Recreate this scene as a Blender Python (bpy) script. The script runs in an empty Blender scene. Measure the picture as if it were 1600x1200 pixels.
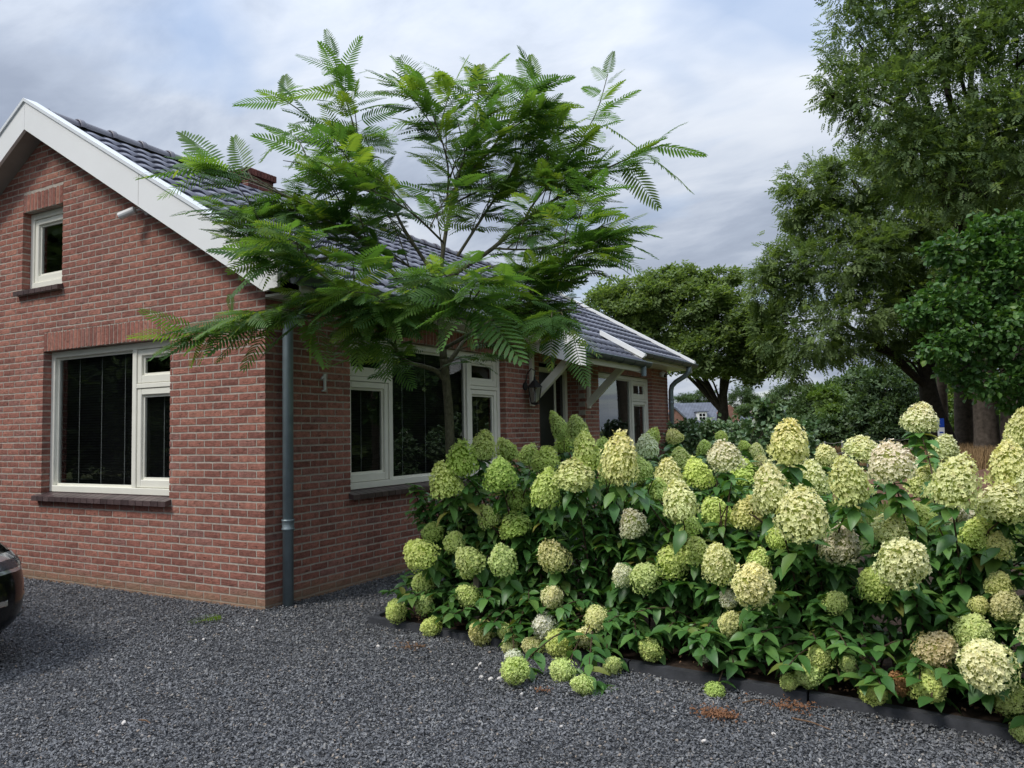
import bpy, bmesh, math, random
import numpy as np
from mathutils import Vector, Matrix, Euler
random.seed(7); rng = np.random.default_rng(7)
SC = bpy.context.scene
R = math.radians
# ------------------------------------------------------------ camera
cam_d = bpy.data.cameras.new('camera'); cam = bpy.data.objects.new('camera', cam_d)
SC.collection.objects.link(cam); SC.camera = cam
F_ = Vector((-0.48868341, 0.87038137, 0.06020626)); R_ = Vector((0.8712588, 0.49046827, -0.01868103)); U_ = Vector((0.04578888, -0.04332612, 0.99801113))
CAM = Vector((4.8744, -4.5434, 1.4150))
cam.matrix_world = Matrix(((R_.x, U_.x, -F_.x, CAM.x), (R_.y, U_.y, -F_.y, CAM.y), (R_.z, U_.z, -F_.z, CAM.z), (0, 0, 0, 1)))
cam_d.sensor_width = 36.0; cam_d.lens = 1211.98 / 1600 * 36.0
cam_d.clip_start = 0.05; cam_d.clip_end = 1500
# ------------------------------------------------------------ light
SUN_DIR = Vector((-0.40, -0.72, 0.95)).normalized()      # towards the sun
world = bpy.data.worlds.new('World'); SC.world = world; world.use_nodes = True
wn = world.node_tree; wn.nodes.clear()
def wN(t, **k):
    n = wn.nodes.new(t)
    for a, b in k.items(): setattr(n, a, b)
    return n
wout = wN('ShaderNodeOutputWorld'); wbg = wN('ShaderNodeBackground'); wbg.inputs['Strength'].default_value = 0.10
sky = wN('ShaderNodeTexSky', sky_type='NISHITA', sun_disc=False)
sky.sun_elevation = math.asin(SUN_DIR.z); sky.sun_rotation = math.atan2(SUN_DIR.x, SUN_DIR.y)
tc = wN('ShaderNodeTexCoord'); sep = wN('ShaderNodeSeparateXYZ'); wn.links.new(tc.outputs['Generated'], sep.inputs[0])
def wM(op, a, b, clamp=False):
    n = wN('ShaderNodeMath', operation=op, use_clamp=clamp)
    for i, v in enumerate((a, b)):
        if isinstance(v, (int, float)): n.inputs[i].default_value = v
        elif v is not None: wn.links.new(v, n.inputs[i])
    return n.outputs[0]
zc = wM('MAXIMUM', sep.outputs['Z'], 0.0); zz = wM('ADD', zc, 0.22)
cx = wM('DIVIDE', sep.outputs['X'], zz); cy = wM('DIVIDE', sep.outputs['Y'], zz)
comb = wN('ShaderNodeCombineXYZ'); wn.links.new(cx, comb.inputs[0]); wn.links.new(cy, comb.inputs[1])
def wnoise(scale, det, rough, off, sx=1.0, sy=1.0, rot=0.0):
    mp = wN('ShaderNodeMapping'); mp.inputs['Location'].default_value = off; mp.inputs['Scale'].default_value = (sx, sy, 1); mp.inputs['Rotation'].default_value = (0, 0, rot)
    wn.links.new(comb.outputs[0], mp.inputs[0])
    n = wN('ShaderNodeTexNoise'); n.inputs['Scale'].default_value = scale; n.inputs['Detail'].default_value = det; n.inputs['Roughness'].default_value = rough
    n.inputs['Distortion'].default_value = 0.3
    wn.links.new(mp.outputs[0], n.inputs['Vector']); return n.outputs['Fac']
def wramp(fac, stops):
    r = wN('ShaderNodeValToRGB'); e = r.color_ramp.elements
    while len(e) < len(stops): e.new(0.5)
    for el, (p, c) in zip(e, stops): el.position = p; el.color = (*c, 1) if len(c) == 3 else c
    wn.links.new(fac, r.inputs[0]); return r.outputs[0]
n1 = wnoise(0.9, 5, 0.50, (3.1, 1.7, 0), 1.0, 1.6, R(35))
n2 = wnoise(2.9, 7, 0.60, (7.3, 4.2, 1), 1.0, 1.8, R(20))
nm = wM('ADD', wM('MULTIPLY', n1, 0.68), wM('MULTIPLY', n2, 0.32))
# cloud radiance before the x0.1 strength
ccol = wramp(nm, [(0.36, (1.85, 2.15, 2.75)), (0.45, (2.45, 2.8, 3.45)), (0.52, (3.25, 3.6, 4.2)), (0.58, (3.8, 4.1, 4.6)), (0.68, (4.3, 4.55, 4.9))])
gap = wramp(wnoise(1.3, 4, 0.5, (11, 2, 3), 1, 1.5, R(60)), [(0.56, (0, 0, 0)), (0.68, (1, 1, 1))])
mix = wN('ShaderNodeMix', data_type='RGBA')
wn.links.new(wM('MULTIPLY', gap, 0.55), mix.inputs[0]); wn.links.new(ccol, mix.inputs[6]); wn.links.new(sky.outputs[0], mix.inputs[7])
# overcast gradient: the vault brightens towards the zenith
lift = wM('ADD', 0.92, wM('MULTIPLY', wM('MULTIPLY', zc, zc), 2.1))
vm = wN('ShaderNodeVectorMath', operation='SCALE'); wn.links.new(mix.outputs[2], vm.inputs[0]); wn.links.new(lift, vm.inputs['Scale'])
wn.links.new(vm.outputs[0], wbg.inputs['Color']); wn.links.new(wbg.outputs[0], wout.inputs[0])
sun_d = bpy.data.lights.new('sun', 'SUN'); sun_d.energy = 1.5; sun_d.angle = R(14); sun_d.color = (1.0, 0.96, 0.90)
sun = bpy.data.objects.new('sun', sun_d); SC.collection.objects.link(sun)
sun.rotation_euler = SUN_DIR.to_track_quat('Z', 'Y').to_euler()
SC.view_settings.view_transform = 'Standard'; SC.view_settings.look = 'None'
SC.view_settings.exposure = 0.78; SC.view_settings.gamma = 1.0; SC.view_settings.use_curve_mapping = False
SC.render.engine = 'CYCLES'
SC.cycles.max_bounces = 6; SC.cycles.diffuse_bounces = 3; SC.cycles.glossy_bounces = 3; SC.cycles.transmission_bounces = 4; SC.cycles.transparent_max_bounces = 8
SC.cycles.caustics_reflective = False; SC.cycles.caustics_refractive = False
# ------------------------------------------------------------ materials
class Mat:
    def __init__(s, name):
        s.m = bpy.data.materials.new(name); s.m.use_nodes = True; s.t = s.m.node_tree; s.t.nodes.clear()
        s.out = s.n('ShaderNodeOutputMaterial'); s.b = s.n('ShaderNodeBsdfPrincipled'); s.l(s.b.outputs[0], s.out.inputs[0])
        s._pos = None
    def n(s, t, **k):
        x = s.t.nodes.new(t)
        for a, b in k.items(): setattr(x, a, b)
        return x
    def l(s, a, b): s.t.links.new(a, b)
    def pos(s):
        if s._pos is None: s._pos = s.n('ShaderNodeNewGeometry').outputs['Position']
        return s._pos
    def obj(s): return s.n('ShaderNodeTexCoord').outputs['Object']
    def sc(s, v, scale=(1, 1, 1), loc=None, rot=(0, 0, 0)):
        mp = s.n('ShaderNodeMapping'); mp.inputs['Scale'].default_value = scale; mp.inputs['Rotation'].default_value = rot
        s.l(v, mp.inputs[0])
        if loc is not None: s.l(loc, mp.inputs['Location'])
        return mp.outputs[0]
    def noise(s, v, scale, det=3, rough=.5, dist=0.0):
        x = s.n('ShaderNodeTexNoise'); x.inputs['Scale'].default_value = scale; x.inputs['Detail'].default_value = det
        x.inputs['Roughness'].default_value = rough; x.inputs['Distortion'].default_value = dist; s.l(v, x.inputs['Vector']); return x.outputs['Fac']
    def vor(s, v, scale, feat='F1', out='Distance'):
        x = s.n('ShaderNodeTexVoronoi', feature=feat); x.inputs['Scale'].default_value = scale; s.l(v, x.inputs['Vector']); return x.outputs[out]
    def ramp(s, fac, stops, interp='LINEAR'):
        r = s.n('ShaderNodeValToRGB'); r.color_ramp.interpolation = interp; e = r.color_ramp.elements
        while len(e) < len(stops): e.new(0.5)
        for el, (p, c) in zip(e, stops):
            if isinstance(c, (int, float)): c = (c, c, c)
            el.position = p; el.color = (*c, 1)
        s.l(fac, r.inputs[0]); return r.outputs[0]
    def mix(s, f, a, b, mode='MIX'):
        x = s.n('ShaderNodeMix', data_type='RGBA', blend_type=mode)
        for i, v in ((0, f), (6, a), (7, b)):
            if isinstance(v, (int, float)): x.inputs[i].default_value = v
            elif isinstance(v, tuple): x.inputs[i].default_value = (*v, 1)
            else: s.l(v, x.inputs[i])
        return x.outputs[2]
    def math(s, op, a, b=None, clamp=False):
        x = s.n('ShaderNodeMath', operation=op, use_clamp=clamp)
        for i, v in enumerate((a, b)):
            if v is None: continue
            if isinstance(v, (int, float)): x.inputs[i].default_value = v
            else: s.l(v, x.inputs[i])
        return x.outputs[0]
    def attr(s, name): return s.n('ShaderNodeAttribute', attribute_name=name).outputs['Fac']
    def rnd(s):
        r = s.n('ShaderNodeObjectInfo').outputs['Random']
        return s.math('FRACT', s.math('ADD', s.attr('rnd'), r))
    def bump(s, h, strength=.5, dist=.005, normal=None):
        x = s.n('ShaderNodeBump'); x.inputs['Strength'].default_value = strength; x.inputs['Distance'].default_value = dist
        s.l(h, x.inputs['Height'])
        if normal is not None: s.l(normal, x.inputs['Normal'])
        s.l(x.outputs[0], s.b.inputs['Normal']); return x.outputs[0]
    def set(s, col=None, rough=None, spec=None, metal=None, coat=None):
        for k, v in (('Base Color', col), ('Roughness', rough), ('Specular IOR Level', spec), ('Metallic', metal), ('Coat Weight', coat)):
            if v is None: continue
            if isinstance(v, tuple): s.b.inputs[k].default_value = (*v, 1)
            elif isinstance(v, (int, float)): s.b.inputs[k].default_value = v
            else: s.l(v, s.b.inputs[k])
        return s
    def translucent(s, col, fac):
        tr = s.n('ShaderNodeBsdfTranslucent'); mx = s.n('ShaderNodeMixShader')
        if isinstance(col, tuple): tr.inputs[0].default_value = (*col, 1)
        else: s.l(col, tr.inputs[0])
        mx.inputs[0].default_value = fac
        s.l(s.b.outputs[0], mx.inputs[1]); s.l(tr.outputs[0], mx.inputs[2]); s.l(mx.outputs[0], s.out.inputs[0])
M = {}
def plain(name, col, rough=.5, spec=.5, metal=0., var=.12, vscale=8, bump=0., bscale=60, coat=None):
    m = Mat(name); nz = m.noise(m.pos(), vscale, 4, .6)
    c = m.mix(m.math('MULTIPLY', m.ramp(nz, [(.3, 0.), (.7, 1.)]), 1.0), tuple(x * (1 - var) for x in col), tuple(min(1, x * (1 + var)) for x in col))
    m.set(c, rough, spec, metal, coat)
    if bump: m.bump(m.noise(m.pos(), bscale, 4, .6), bump, .003)
    M[name] = m.m; return m
def brick_mat(name, stops, dirt=True, spec=.25, rough=.85):
    m = Mat(name); r = m.rnd(); p = m.pos()
    off = m.n('ShaderNodeCombineXYZ'); m.l(m.math('MULTIPLY', r, 37.0), off.inputs[0]); m.l(m.math('MULTIPLY', r, 91.0), off.inputs[2])
    v = m.n('ShaderNodeVectorMath', operation='ADD'); m.l(p, v.inputs[0]); m.l(off.outputs[0], v.inputs[1]); q = v.outputs[0]
    base = m.ramp(r, stops)
    mott = m.ramp(m.noise(q, 22, 5, .65), [(.3, .62), (.52, 1.), (.75, 1.35)])
    base = m.mix(1., base, mott, 'MULTIPLY')
    crease = m.noise(m.sc(q, (1, 1, 2.4), rot=(.25, .25, 0)), 20, 4, .62, 1.8)
    dark = m.ramp(crease, [(.33, 1.), (.40, 0.)])
    base = m.mix(m.math('MULTIPLY', dark, .72), base, (.045, .02, .018))
    base = m.mix(1., base, m.ramp(m.noise(m.sc(p, (1, 1, .35)), 1.6, 5, .6), [(.3, .80), (.55, 1.0), (.75, 1.12)]), 'MULTIPLY')
    pale = m.ramp(m.noise(q, 55, 3, .6), [(.60, 0.), (.70, 1.)])
    base = m.mix(m.math('MULTIPLY', pale, .25), base, (.48, .30, .24))
    if dirt:
        sp = m.n('ShaderNodeSeparateXYZ'); m.l(p, sp.inputs[0])
        hz = m.math('ADD', sp.outputs[2], m.math('MULTIPLY', m.noise(p, 5, 3), .16))
        d = m.ramp(hz, [(.10, .75), (.26, 0.)])
        base = m.mix(d, base, (.27, .185, .115))
    m.set(base, rough, spec)
    m.bump(m.math('ADD', m.math('MULTIPLY', crease, 1.6), m.math('MULTIPLY', m.noise(q, 120, 3, .7), .35)), .8, .006)
    M[name] = m.m
brick_mat('brick', [(0., (.240, .100, .077)), (.25, (.295, .120, .090)), (.5, (.345, .143, .105)), (.75, (.39, .170, .124)), (.93, (.27, .130, .108)), (1., (.42, .19, .135))])
brick_mat('chimney_brick', [(0., (.12, .045, .04)), (1., (.19, .07, .055))], False)
m = Mat('mortar'); p = m.pos(); c = m.ramp(m.noise(p, 30, 5, .6), [(.3, (.34, .30, .255)), (.7, (.50, .45, .385))])
sp = m.n('ShaderNodeSeparateXYZ'); m.l(p, sp.inputs[0])
c = m.mix(m.ramp(m.math('ADD', sp.outputs[2], m.math('MULTIPLY', m.noise(p, 5, 3), .16)), [(.08, .7), (.24, 0.)]), c, (.27, .19, .12))
m.set(c, .95, .1); m.bump(m.noise(p, 160, 4, .7), .5, .003); M['mortar'] = m.m
m = Mat('sill_brick'); c = m.ramp(m.rnd(), [(0., (.055, .036, .036)), (1., (.10, .068, .066))]); c = m.mix(.5, c, m.mix(1., c, m.ramp(m.noise(m.pos(), 40, 3), [(.3, .6), (.7, 1.4)]), 'MULTIPLY')); m.set(c, .38, .5); M['sill_brick'] = m.m
plain('white_paint', (.80, .80, .79), .45, .4, var=.03, vscale=1.5)
plain('trim_metal', (.72, .74, .76), .35, .5, var=.03, vscale=3)
plain('cream_paint', (.80, .78, .68), .42, .4, var=.04, vscale=4, bump=.08, bscale=40)
plain('soffit', (.30, .28, .25), .7, .3, var=.08)
plain('zinc', (.21, .26, .28), .42, .5, .35, var=.16, vscale=7, bump=.05)
plain('zinc_dark', (.075, .09, .10), .45, .5, .3, var=.2, vscale=9)
plain('black_metal', (.018, .018, .02), .45, .5, var=.2)
plain('dark_door', (.008, .009, .011), .4, .5, var=.1)
plain('interior', (.02, .02, .021), .9, .1, var=.2)
plain('blind', (.045, .044, .043), .6, .3, var=.15)
plain('cord', (.22, .22, .21), .7, .3)
plain('kerb', (.050, .052, .058), .85, .3, var=.25, vscale=14, bump=.5, bscale=150)
plain('stake_wood', (.22, .18, .15), .85, .2, var=.3, vscale=20, bump=.3)
plain('pot_clay', (.085, .04, .04), .6, .4)
plain('white_plastic', (.66, .66, .65), .35, .5, var=.02)
plain('car_paint', (.003, .003, .0035), .16, .45, 0., var=.0, coat=.15)
plain('rubber', (.012, .012, .012), .8, .3)
plain('alloy', (.35, .35, .36), .3, .5, .8)
plain('chrome', (.62, .60, .57), .25, .5, .9, var=.02)
plain('lamp_rim', (.62, .63, .65), .15, .6, .75, var=.05)
plain('fence_tape', (.38, .37, .33), .6)
plain('lens_dark', (.05, .05, .055), .1, .7, var=.3, vscale=30)
plain('twig', (.16, .095, .055), .85, .2, var=.3, vscale=40)
plain('dry_flower', (.19, .095, .052), .9, .1, var=.35, vscale=60)
plain('sign_blue', (.02, .07, .42), .4, .4, var=.03)
plain('sign_white', (.75, .77, .8), .4, .4, var=.03)
plain('sign_pole', (.35, .36, .37), .4, .5, .5)
plain('bed_soil', (.045, .032, .024), .95, .1, var=.5, vscale=25, bump=.9, bscale=60)
plain('mound_soil', (.165, .095, .065), .95, .1, var=.35, vscale=4, bump=.9, bscale=12)
plain('dry_grass', (.25, .165, .085), .9, .1, var=.35, vscale=1.5)
plain('green_stem', (.07, .045, .03), .8, .2, var=.3, vscale=30)
plain('hull_wall', (.55, .54, .50), .8, .2, var=.08, vscale=1)
plain('far_brick', (.24, .13, .10), .9, .1, var=.2, vscale=3)
plain('window_white', (.75, .75, .72), .5, .3)
plain('bark_dark', (.050, .042, .033), .95, .1, var=.45, vscale=9, bump=1., bscale=18)
plain('bark_brown', (.105, .085, .068), .95, .1, var=.4, vscale=7, bump=1., bscale=14)
m = Mat('silk_bark'); p = m.pos(); c = m.ramp(m.noise(m.sc(p, (1, 1, .45)), 55, 5, .65), [(.3, (.062, .058, .036)), (.55, (.125, .115, .075)), (.75, (.19, .18, .125))])
sp = m.n('ShaderNodeSeparateXYZ'); m.l(p, sp.inputs[0])
c = m.mix(m.ramp(sp.outputs[2], [(.5, 0.), (1., 1.)]), c, c); m.set(c, .85, .2); m.bump(m.noise(m.sc(p, (1, 1, .4)), 90, 4, .6), .6, .004); M['silk_bark'] = m.m
# glass : clear pane with Fresnel reflection
m = Mat('glass'); gl = m.n('ShaderNodeBsdfGlossy'); gl.inputs['Roughness'].default_value = .015; gl.inputs['Color'].default_value = (.92, .95, .95, 1)
tr = m.n('ShaderNodeBsdfTransparent'); tr.inputs[0].default_value = (.80, .82, .82, 1); fr = m.n('ShaderNodeFresnel'); fr.inputs[0].default_value = 1.5
mx = m.n('ShaderNodeMixShader'); bf = m.n('ShaderNodeNewGeometry').outputs['Backfacing']; m.l(m.math('MULTIPLY', m.math('MULTIPLY', fr.outputs[0], 1.5, True), m.math('SUBTRACT', 1.0, bf)), mx.inputs[0]); m.l(tr.outputs[0], mx.inputs[1]); m.l(gl.outputs[0], mx.inputs[2]); m.l(mx.outputs[0], m.out.inputs[0]); M['glass'] = m.m
m = Mat('dark_glass'); m.set((.008, .009, .01), .04, .6); M['dark_glass'] = m.m
# glazed roof tile
m = Mat('roof_tile'); c = m.ramp(m.rnd(), [(0., (.085, .086, .125)), (1., (.125, .127, .175))])
c = m.mix(1., c, m.ramp(m.noise(m.pos(), 3.5, 4), [(.3, .8), (.7, 1.2)]), 'MULTIPLY'); m.set(c, .30, .6, coat=.35); m.bump(m.noise(m.pos(), 40, 2), .08, .003); M['roof_tile'] = m.m
m = Mat('ridge_tile'); c = m.ramp(m.rnd(), [(0., (.11, .107, .135)), (1., (.15, .145, .175))]); m.set(c, .38, .5); M['ridge_tile'] = m.m
def tile_far(name, a, b, scale):
    m = Mat(name); p = m.obj(); w = m.n('ShaderNodeTexBrick'); w.inputs['Scale'].default_value = scale; w.inputs['Color1'].default_value = (*a, 1); w.inputs['Color2'].default_value = (*b, 1)
    w.inputs['Mortar'].default_value = (*[x * .55 for x in a], 1); w.inputs['Mortar Size'].default_value = .03; w.offset = 0; m.l(m.sc(p, (1, 1, 1), rot=(R(90), 0, 0)), w.inputs[0])
    c = m.mix(1., w.outputs[0], m.ramp(m.noise(p, .8, 4), [(.3, .8), (.7, 1.2)]), 'MULTIPLY'); m.set(c, .6, .4); M[name] = m.m
tile_far('far_tile', (.115, .13, .165), (.14, .155, .19), .9); tile_far('barn_tile', (.095, .062, .045), (.14, .09, .06), 1.2)
# gravel
m = Mat('slate_chip'); r = m.n('ShaderNodeObjectInfo').outputs['Random']
c = m.ramp(r, [(0., (.078, .079, .084)), (.3, (.116, .119, .128)), (.6, (.155, .159, .169)), (.85, (.200, .204, .213)), (.96, (.27, .265, .255)), (.985, (.28, .22, .17)), (1., (.36, .33, .29))]); c = m.mix(1., c, m.ramp(m.noise(m.pos(), .9, 4, .6), [(.32, .80), (.55, 1.0), (.72, 1.14)]), 'MULTIPLY'); m.set(c, .62, .4); M['slate_chip'] = m.m
m = Mat('gravel_sheet'); p = m.pos(); v = m.n('ShaderNodeTexVoronoi'); v.inputs['Scale'].default_value = 85; m.l(p, v.inputs['Vector'])
cc = m.n('ShaderNodeSeparateColor'); m.l(v.outputs['Color'], cc.inputs[0])
c = m.ramp(cc.outputs[0], [(0., (.045, .048, .056)), (.5, (.10, .106, .120)), (.85, (.17, .177, .192)), (1., (.23, .225, .22))])
c = m.mix(1., c, m.ramp(v.outputs['Distance'], [(0., 1.15), (.5, .75), (.8, .3)]), 'MULTIPLY')
c = m.mix(m.ramp(m.noise(p, 1.1, 4, .6), [(.5, 0.), (.85, .35)]), c, (.10, .085, .07))
m.set(c, .8, .3); m.bump(m.math('SUBTRACT', 1.0, v.outputs['Distance']), 1., .014); M['gravel_sheet'] = m.m
m = Mat('lawn'); p = m.pos(); c = m.ramp(m.noise(p, .22, 6, .7), [(.3, (.05, .085, .02)), (.5, (.09, .11, .035)), (.7, (.17, .145, .06))]); c = m.mix(1., c, m.ramp(m.noise(p, 18, 4, .7), [(.3, .6), (.7, 1.35)]), 'MULTIPLY')
m.set(c, .95, .1); m.bump(m.noise(p, 30, 4, .7), .7, .03); M['lawn'] = m.m
# foliage
def leaf_mat(name, stops, trans, rough=.5, spec=.35, usez=False, oi=True, tint=1.0):
    m = Mat(name); r = m.rnd() if oi else m.attr('rnd')
    c = m.ramp(r, stops); c = m.mix(1., c, m.ramp(m.noise(m.pos(), 3., 3), [(.3, .82), (.7, 1.18)]), 'MULTIPLY')
    m.set(c, rough, spec)
    t2 = m.mix(1., c, (1.5 * tint, 1.55 * tint, .6 * tint), 'MULTIPLY')
    m.translucent(t2, trans); M[name] = m.m
leaf_mat('hydrangea_leaf', [(0., (.050, .135, .034)), (.5, (.085, .200, .048)), (.85, (.125, .250, .060)), (.97, (.12, .20, .04)), (1., (.25, .24, .06))], .22, .42, .45)
leaf_mat('silk_leaf', [(0., (.058, .130, .040)), (.45, (.094, .190, .052)), (.8, (.150, .250, .056)), (1., (.21, .28, .05))], .46, .5, .35, tint=1.05)
leaf_mat('ash_leaf', [(0., (.085, .140, .056)), (.5, (.138, .200, .076)), (.85, (.195, .265, .092)), (1., (.20, .27, .08))], .40, .55, .3)
leaf_mat('lime_leaf', [(0., (.040, .100, .028)), (.5, (.066, .150, .036)), (.86, (.11, .205, .042)), (.95, (.19, .28, .06)), (1., (.30, .36, .09))], .3, .45, .4)
leaf_mat('laurel_leaf', [(0., (.045, .10, .034)), (.5, (.085, .155, .060)), (.85, (.15, .22, .10)), (1., (.20, .26, .14))], .15, .35, .5)
leaf_mat('bush_green', [(0., (.045, .085, .030)), (.5, (.075, .125, .042)), (1., (.115, .17, .06))], .25)
leaf_mat('bush_dark', [(0., (.036, .066, .030)), (.5, (.062, .108, .044)), (1., (.10, .155, .062))], .25)
leaf_mat('bush_bright', [(0., (.07, .125, .025)), (.5, (.115, .185, .035)), (1., (.165, .23, .06))], .3)
m = Mat('floret'); tint = m.n('ShaderNodeObjectInfo'); r = m.attr('rnd'); hgt = m.attr('hgt')
c = m.mix(1., tint.outputs['Color'], m.ramp(r, [(0., .80), (.5, 1.0), (1., 1.13)]), 'MULTIPLY')
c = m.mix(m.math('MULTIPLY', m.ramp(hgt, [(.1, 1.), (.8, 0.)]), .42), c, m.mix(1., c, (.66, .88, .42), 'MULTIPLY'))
c = m.mix(m.ramp(m.math('FRACT', m.math('MULTIPLY', r, 7.3)), [(.86, 0.), (.97, .4)]), c, m.mix(.5, c, (.62, .36, .22)))
m.set(c, .6, .25); m.translucent(m.mix(1., c, (1.1, 1.15, .7), 'MULTIPLY'), .28); M['floret'] = m.m
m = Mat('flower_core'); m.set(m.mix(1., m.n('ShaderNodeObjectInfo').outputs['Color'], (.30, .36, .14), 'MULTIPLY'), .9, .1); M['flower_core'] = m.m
# ------------------------------------------------------------ mesh helpers
ORI = {}
class MB:
    def __init__(s): s.v = []; s.f = []; s.r = []; s.rv = 0.
    def add(s, v, f, r=None):
        k = len(s.v); s.v.extend(tuple(x) for x in v); s.f.extend(tuple(i + k for i in q) for q in f)
        s.r.extend([s.rv if r is None else r] * len(f)); return s
    def box(s, x0, y0, z0, x1, y1, z1, r=None):
        v = [(x0, y0, z0), (x1, y0, z0), (x1, y1, z0), (x0, y1, z0), (x0, y0, z1), (x1, y0, z1), (x1, y1, z1), (x0, y1, z1)]
        return s.add(v, [(0, 3, 2, 1), (4, 5, 6, 7), (0, 1, 5, 4), (1, 2, 6, 5), (2, 3, 7, 6), (3, 0, 4, 7)], r)
    def cbox(s, x0, y0, z0, x1, y1, z1, c=.004, r=None):
        """box with chamfered edges"""
        v = []; 
        for sx in (0, 1):
            for sy in (0, 1):
                for sz in (0, 1):
                    X = (x0, x1)[sx]; Y = (y0, y1)[sy]; Z = (z0, z1)[sz]; dx = c if not sx else -c; dy = c if not sy else -c; dz = c if not sz else -c
                    v += [(X, Y + dy, Z + dz), (X + dx, Y, Z + dz), (X + dx, Y + dy, Z)]
        bm = bmesh.new(); vs = [bm.verts.new(q) for q in v]; g = bmesh.ops.convex_hull(bm, input=vs)
        bmesh.ops.dissolve_limit(bm, angle_limit=.02, verts=bm.verts[:], edges=bm.edges[:]); bm.verts.ensure_lookup_table(); bm.verts.index_update()
        s.add([q.co[:] for q in bm.verts], [tuple(w.index for w in f.verts) for f in bm.faces], r); bm.free(); return s
    def prism(s, poly, axis, a, b, r=None):
        n = len(poly)
        def mk(p, q):
            if axis == 0: return (q, p[0], p[1])
            if axis == 1: return (p[0], q, p[1])
            return (p[0], p[1], q)
        v = [mk(p, a) for p in poly] + [mk(p, b) for p in poly]
        f = [tuple(range(n)), tuple(range(2 * n - 1, n - 1, -1))] + [(i, i + n, (i + 1) % n + n, (i + 1) % n) for i in range(n)]
        return s.add(v, f, r)
    def tube(s, pts, rad, seg=8, cap=True, r=None):
        pts = [Vector(p) for p in pts]; n = len(pts)
        if isinstance(rad, (int, float)): rad = [rad] * n
        V = []; up = Vector((.13, .31, .94)).normalized(); prev = None
        for i, p in enumerate(pts):
            t = (pts[min(i + 1, n - 1)] - pts[max(i - 1, 0)]).normalized()
            if prev is None: a = t.cross(up); a = a if a.length > .05 else t.cross(Vector((1, 0, 0))); a.normalize()
            else: a = (prev - t * prev.dot(t)); a.normalize()
            prev = a; b = t.cross(a)
            for k in range(seg):
                w = 2 * math.pi * k / seg; V.append(p + a * math.cos(w) * rad[i] + b * math.sin(w) * rad[i])
        Fc = [(i * seg + k, i * seg + (k + 1) % seg, (i + 1) * seg + (k + 1) % seg, (i + 1) * seg + k) for i in range(n - 1) for k in range(seg)]
        if cap: Fc += [tuple(range(seg - 1, -1, -1)), tuple((n - 1) * seg + k for k in range(seg))]
        return s.add(V, Fc, r)
    def bar(s, a, b, w, h, side=None, r=None):
        a = Vector(a); b = Vector(b); t = (b - a).normalized(); sd = Vector(side) if side else t.cross(Vector((0, 0, 1))).normalized(); u = sd.cross(t).normalized()
        v = [p + sd * (i * w / 2) + u * (j * h / 2) for p in (a, b) for i, j in ((-1, -1), (1, -1), (1, 1), (-1, 1))]
        return s.add(v, [(0, 3, 2, 1), (4, 5, 6, 7), (0, 1, 5, 4), (1, 2, 6, 5), (2, 3, 7, 6), (3, 0, 4, 7)], r)
    def mesh(s, name, mat, origin=(0, 0, 0), smooth=False):
        me = bpy.data.meshes.new(name); o = Vector(origin)
        me.from_pydata([tuple(Vector(q) - o) for q in s.v], [], s.f)
        if mat is not None: me.materials.append(M[mat])
        if any(s.r):
            at = me.attributes.new('rnd', 'FLOAT', 'FACE'); at.data.foreach_set('value', np.array(s.r, dtype=np.float32))
        if smooth: me.polygons.foreach_set('use_smooth', [True] * len(me.polygons))
        me.update(); return me
    def build(s, name, mat, parent=None, smooth=False, fix=True, **props):
        org = ORI[parent.name] if parent is not None else props.pop('loc', (0, 0, 0))
        me = s.mesh(name, mat, org, smooth)
        if fix and len(s.f) < 60000:
            bm = bmesh.new(); bm.from_mesh(me); bmesh.ops.recalc_face_normals(bm, faces=bm.faces[:]); bm.to_mesh(me); bm.free()
        return link(name, me, org, parent, **props)
def link(name, me, world_loc, parent=None, rot=None, scale=None, **props):
    o = bpy.data.objects.new(name, me); SC.collection.objects.link(o)
    if parent is not None:
        o.parent = parent; o.location = Vector(world_loc) - Vector(ORI[parent.name])
    else: o.location = world_loc
    if rot is not None: o.rotation_mode = 'QUATERNION' if len(rot) == 4 else 'XYZ'
    if rot is not None:
        if len(rot) == 4: o.rotation_quaternion = rot
        else: o.rotation_euler = rot
    if scale is not None: o.scale = scale
    ORI[o.name] = tuple(world_loc)
    for k, v in props.items():
        if v is not None: o[k] = v
    return o
def thing(name, label, cat, loc=(0, 0, 0), group=None):
    return link(name, None, loc, None, label=label, category=cat, group=group)
def np_mesh(name, V, Fq, mat, origin=(0, 0, 0), rnd=None, hgt=None):
    """big quad (n,4) or tri (n,3) meshes straight from numpy"""
    V = np.asarray(V, dtype=np.float32) - np.array(origin, dtype=np.float32); Fq = np.asarray(Fq, dtype=np.int32); k = Fq.shape[1]; n = len(Fq)
    me = bpy.data.meshes.new(name); me.vertices.add(len(V)); me.vertices.foreach_set('co', V.ravel())
    me.loops.add(n * k); me.loops.foreach_set('vertex_index', Fq.ravel()); me.polygons.add(n)
    me.polygons.foreach_set('loop_start', np.arange(0, n * k, k, dtype=np.int32))
    me.polygons.foreach_set('use_smooth', np.zeros(n, dtype=bool))
    if mat: me.materials.append(M[mat])
    if rnd is not None: me.attributes.new('rnd', 'FLOAT', 'FACE').data.foreach_set('value', np.asarray(rnd, dtype=np.float32))
    if hgt is not None: me.attributes.new('hgt', 'FLOAT', 'FACE').data.foreach_set('value', np.asarray(hgt, dtype=np.float32))
    me.update(calc_edges=True); return me
def project(P):
    d = Vector(P) - CAM; z = d.dot(F_)
    return (800 + 1212 * d.dot(R_) / z, 600 - 1212 * d.dot(U_) / z, z) if z > .01 else (-9999, -9999, z)
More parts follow.
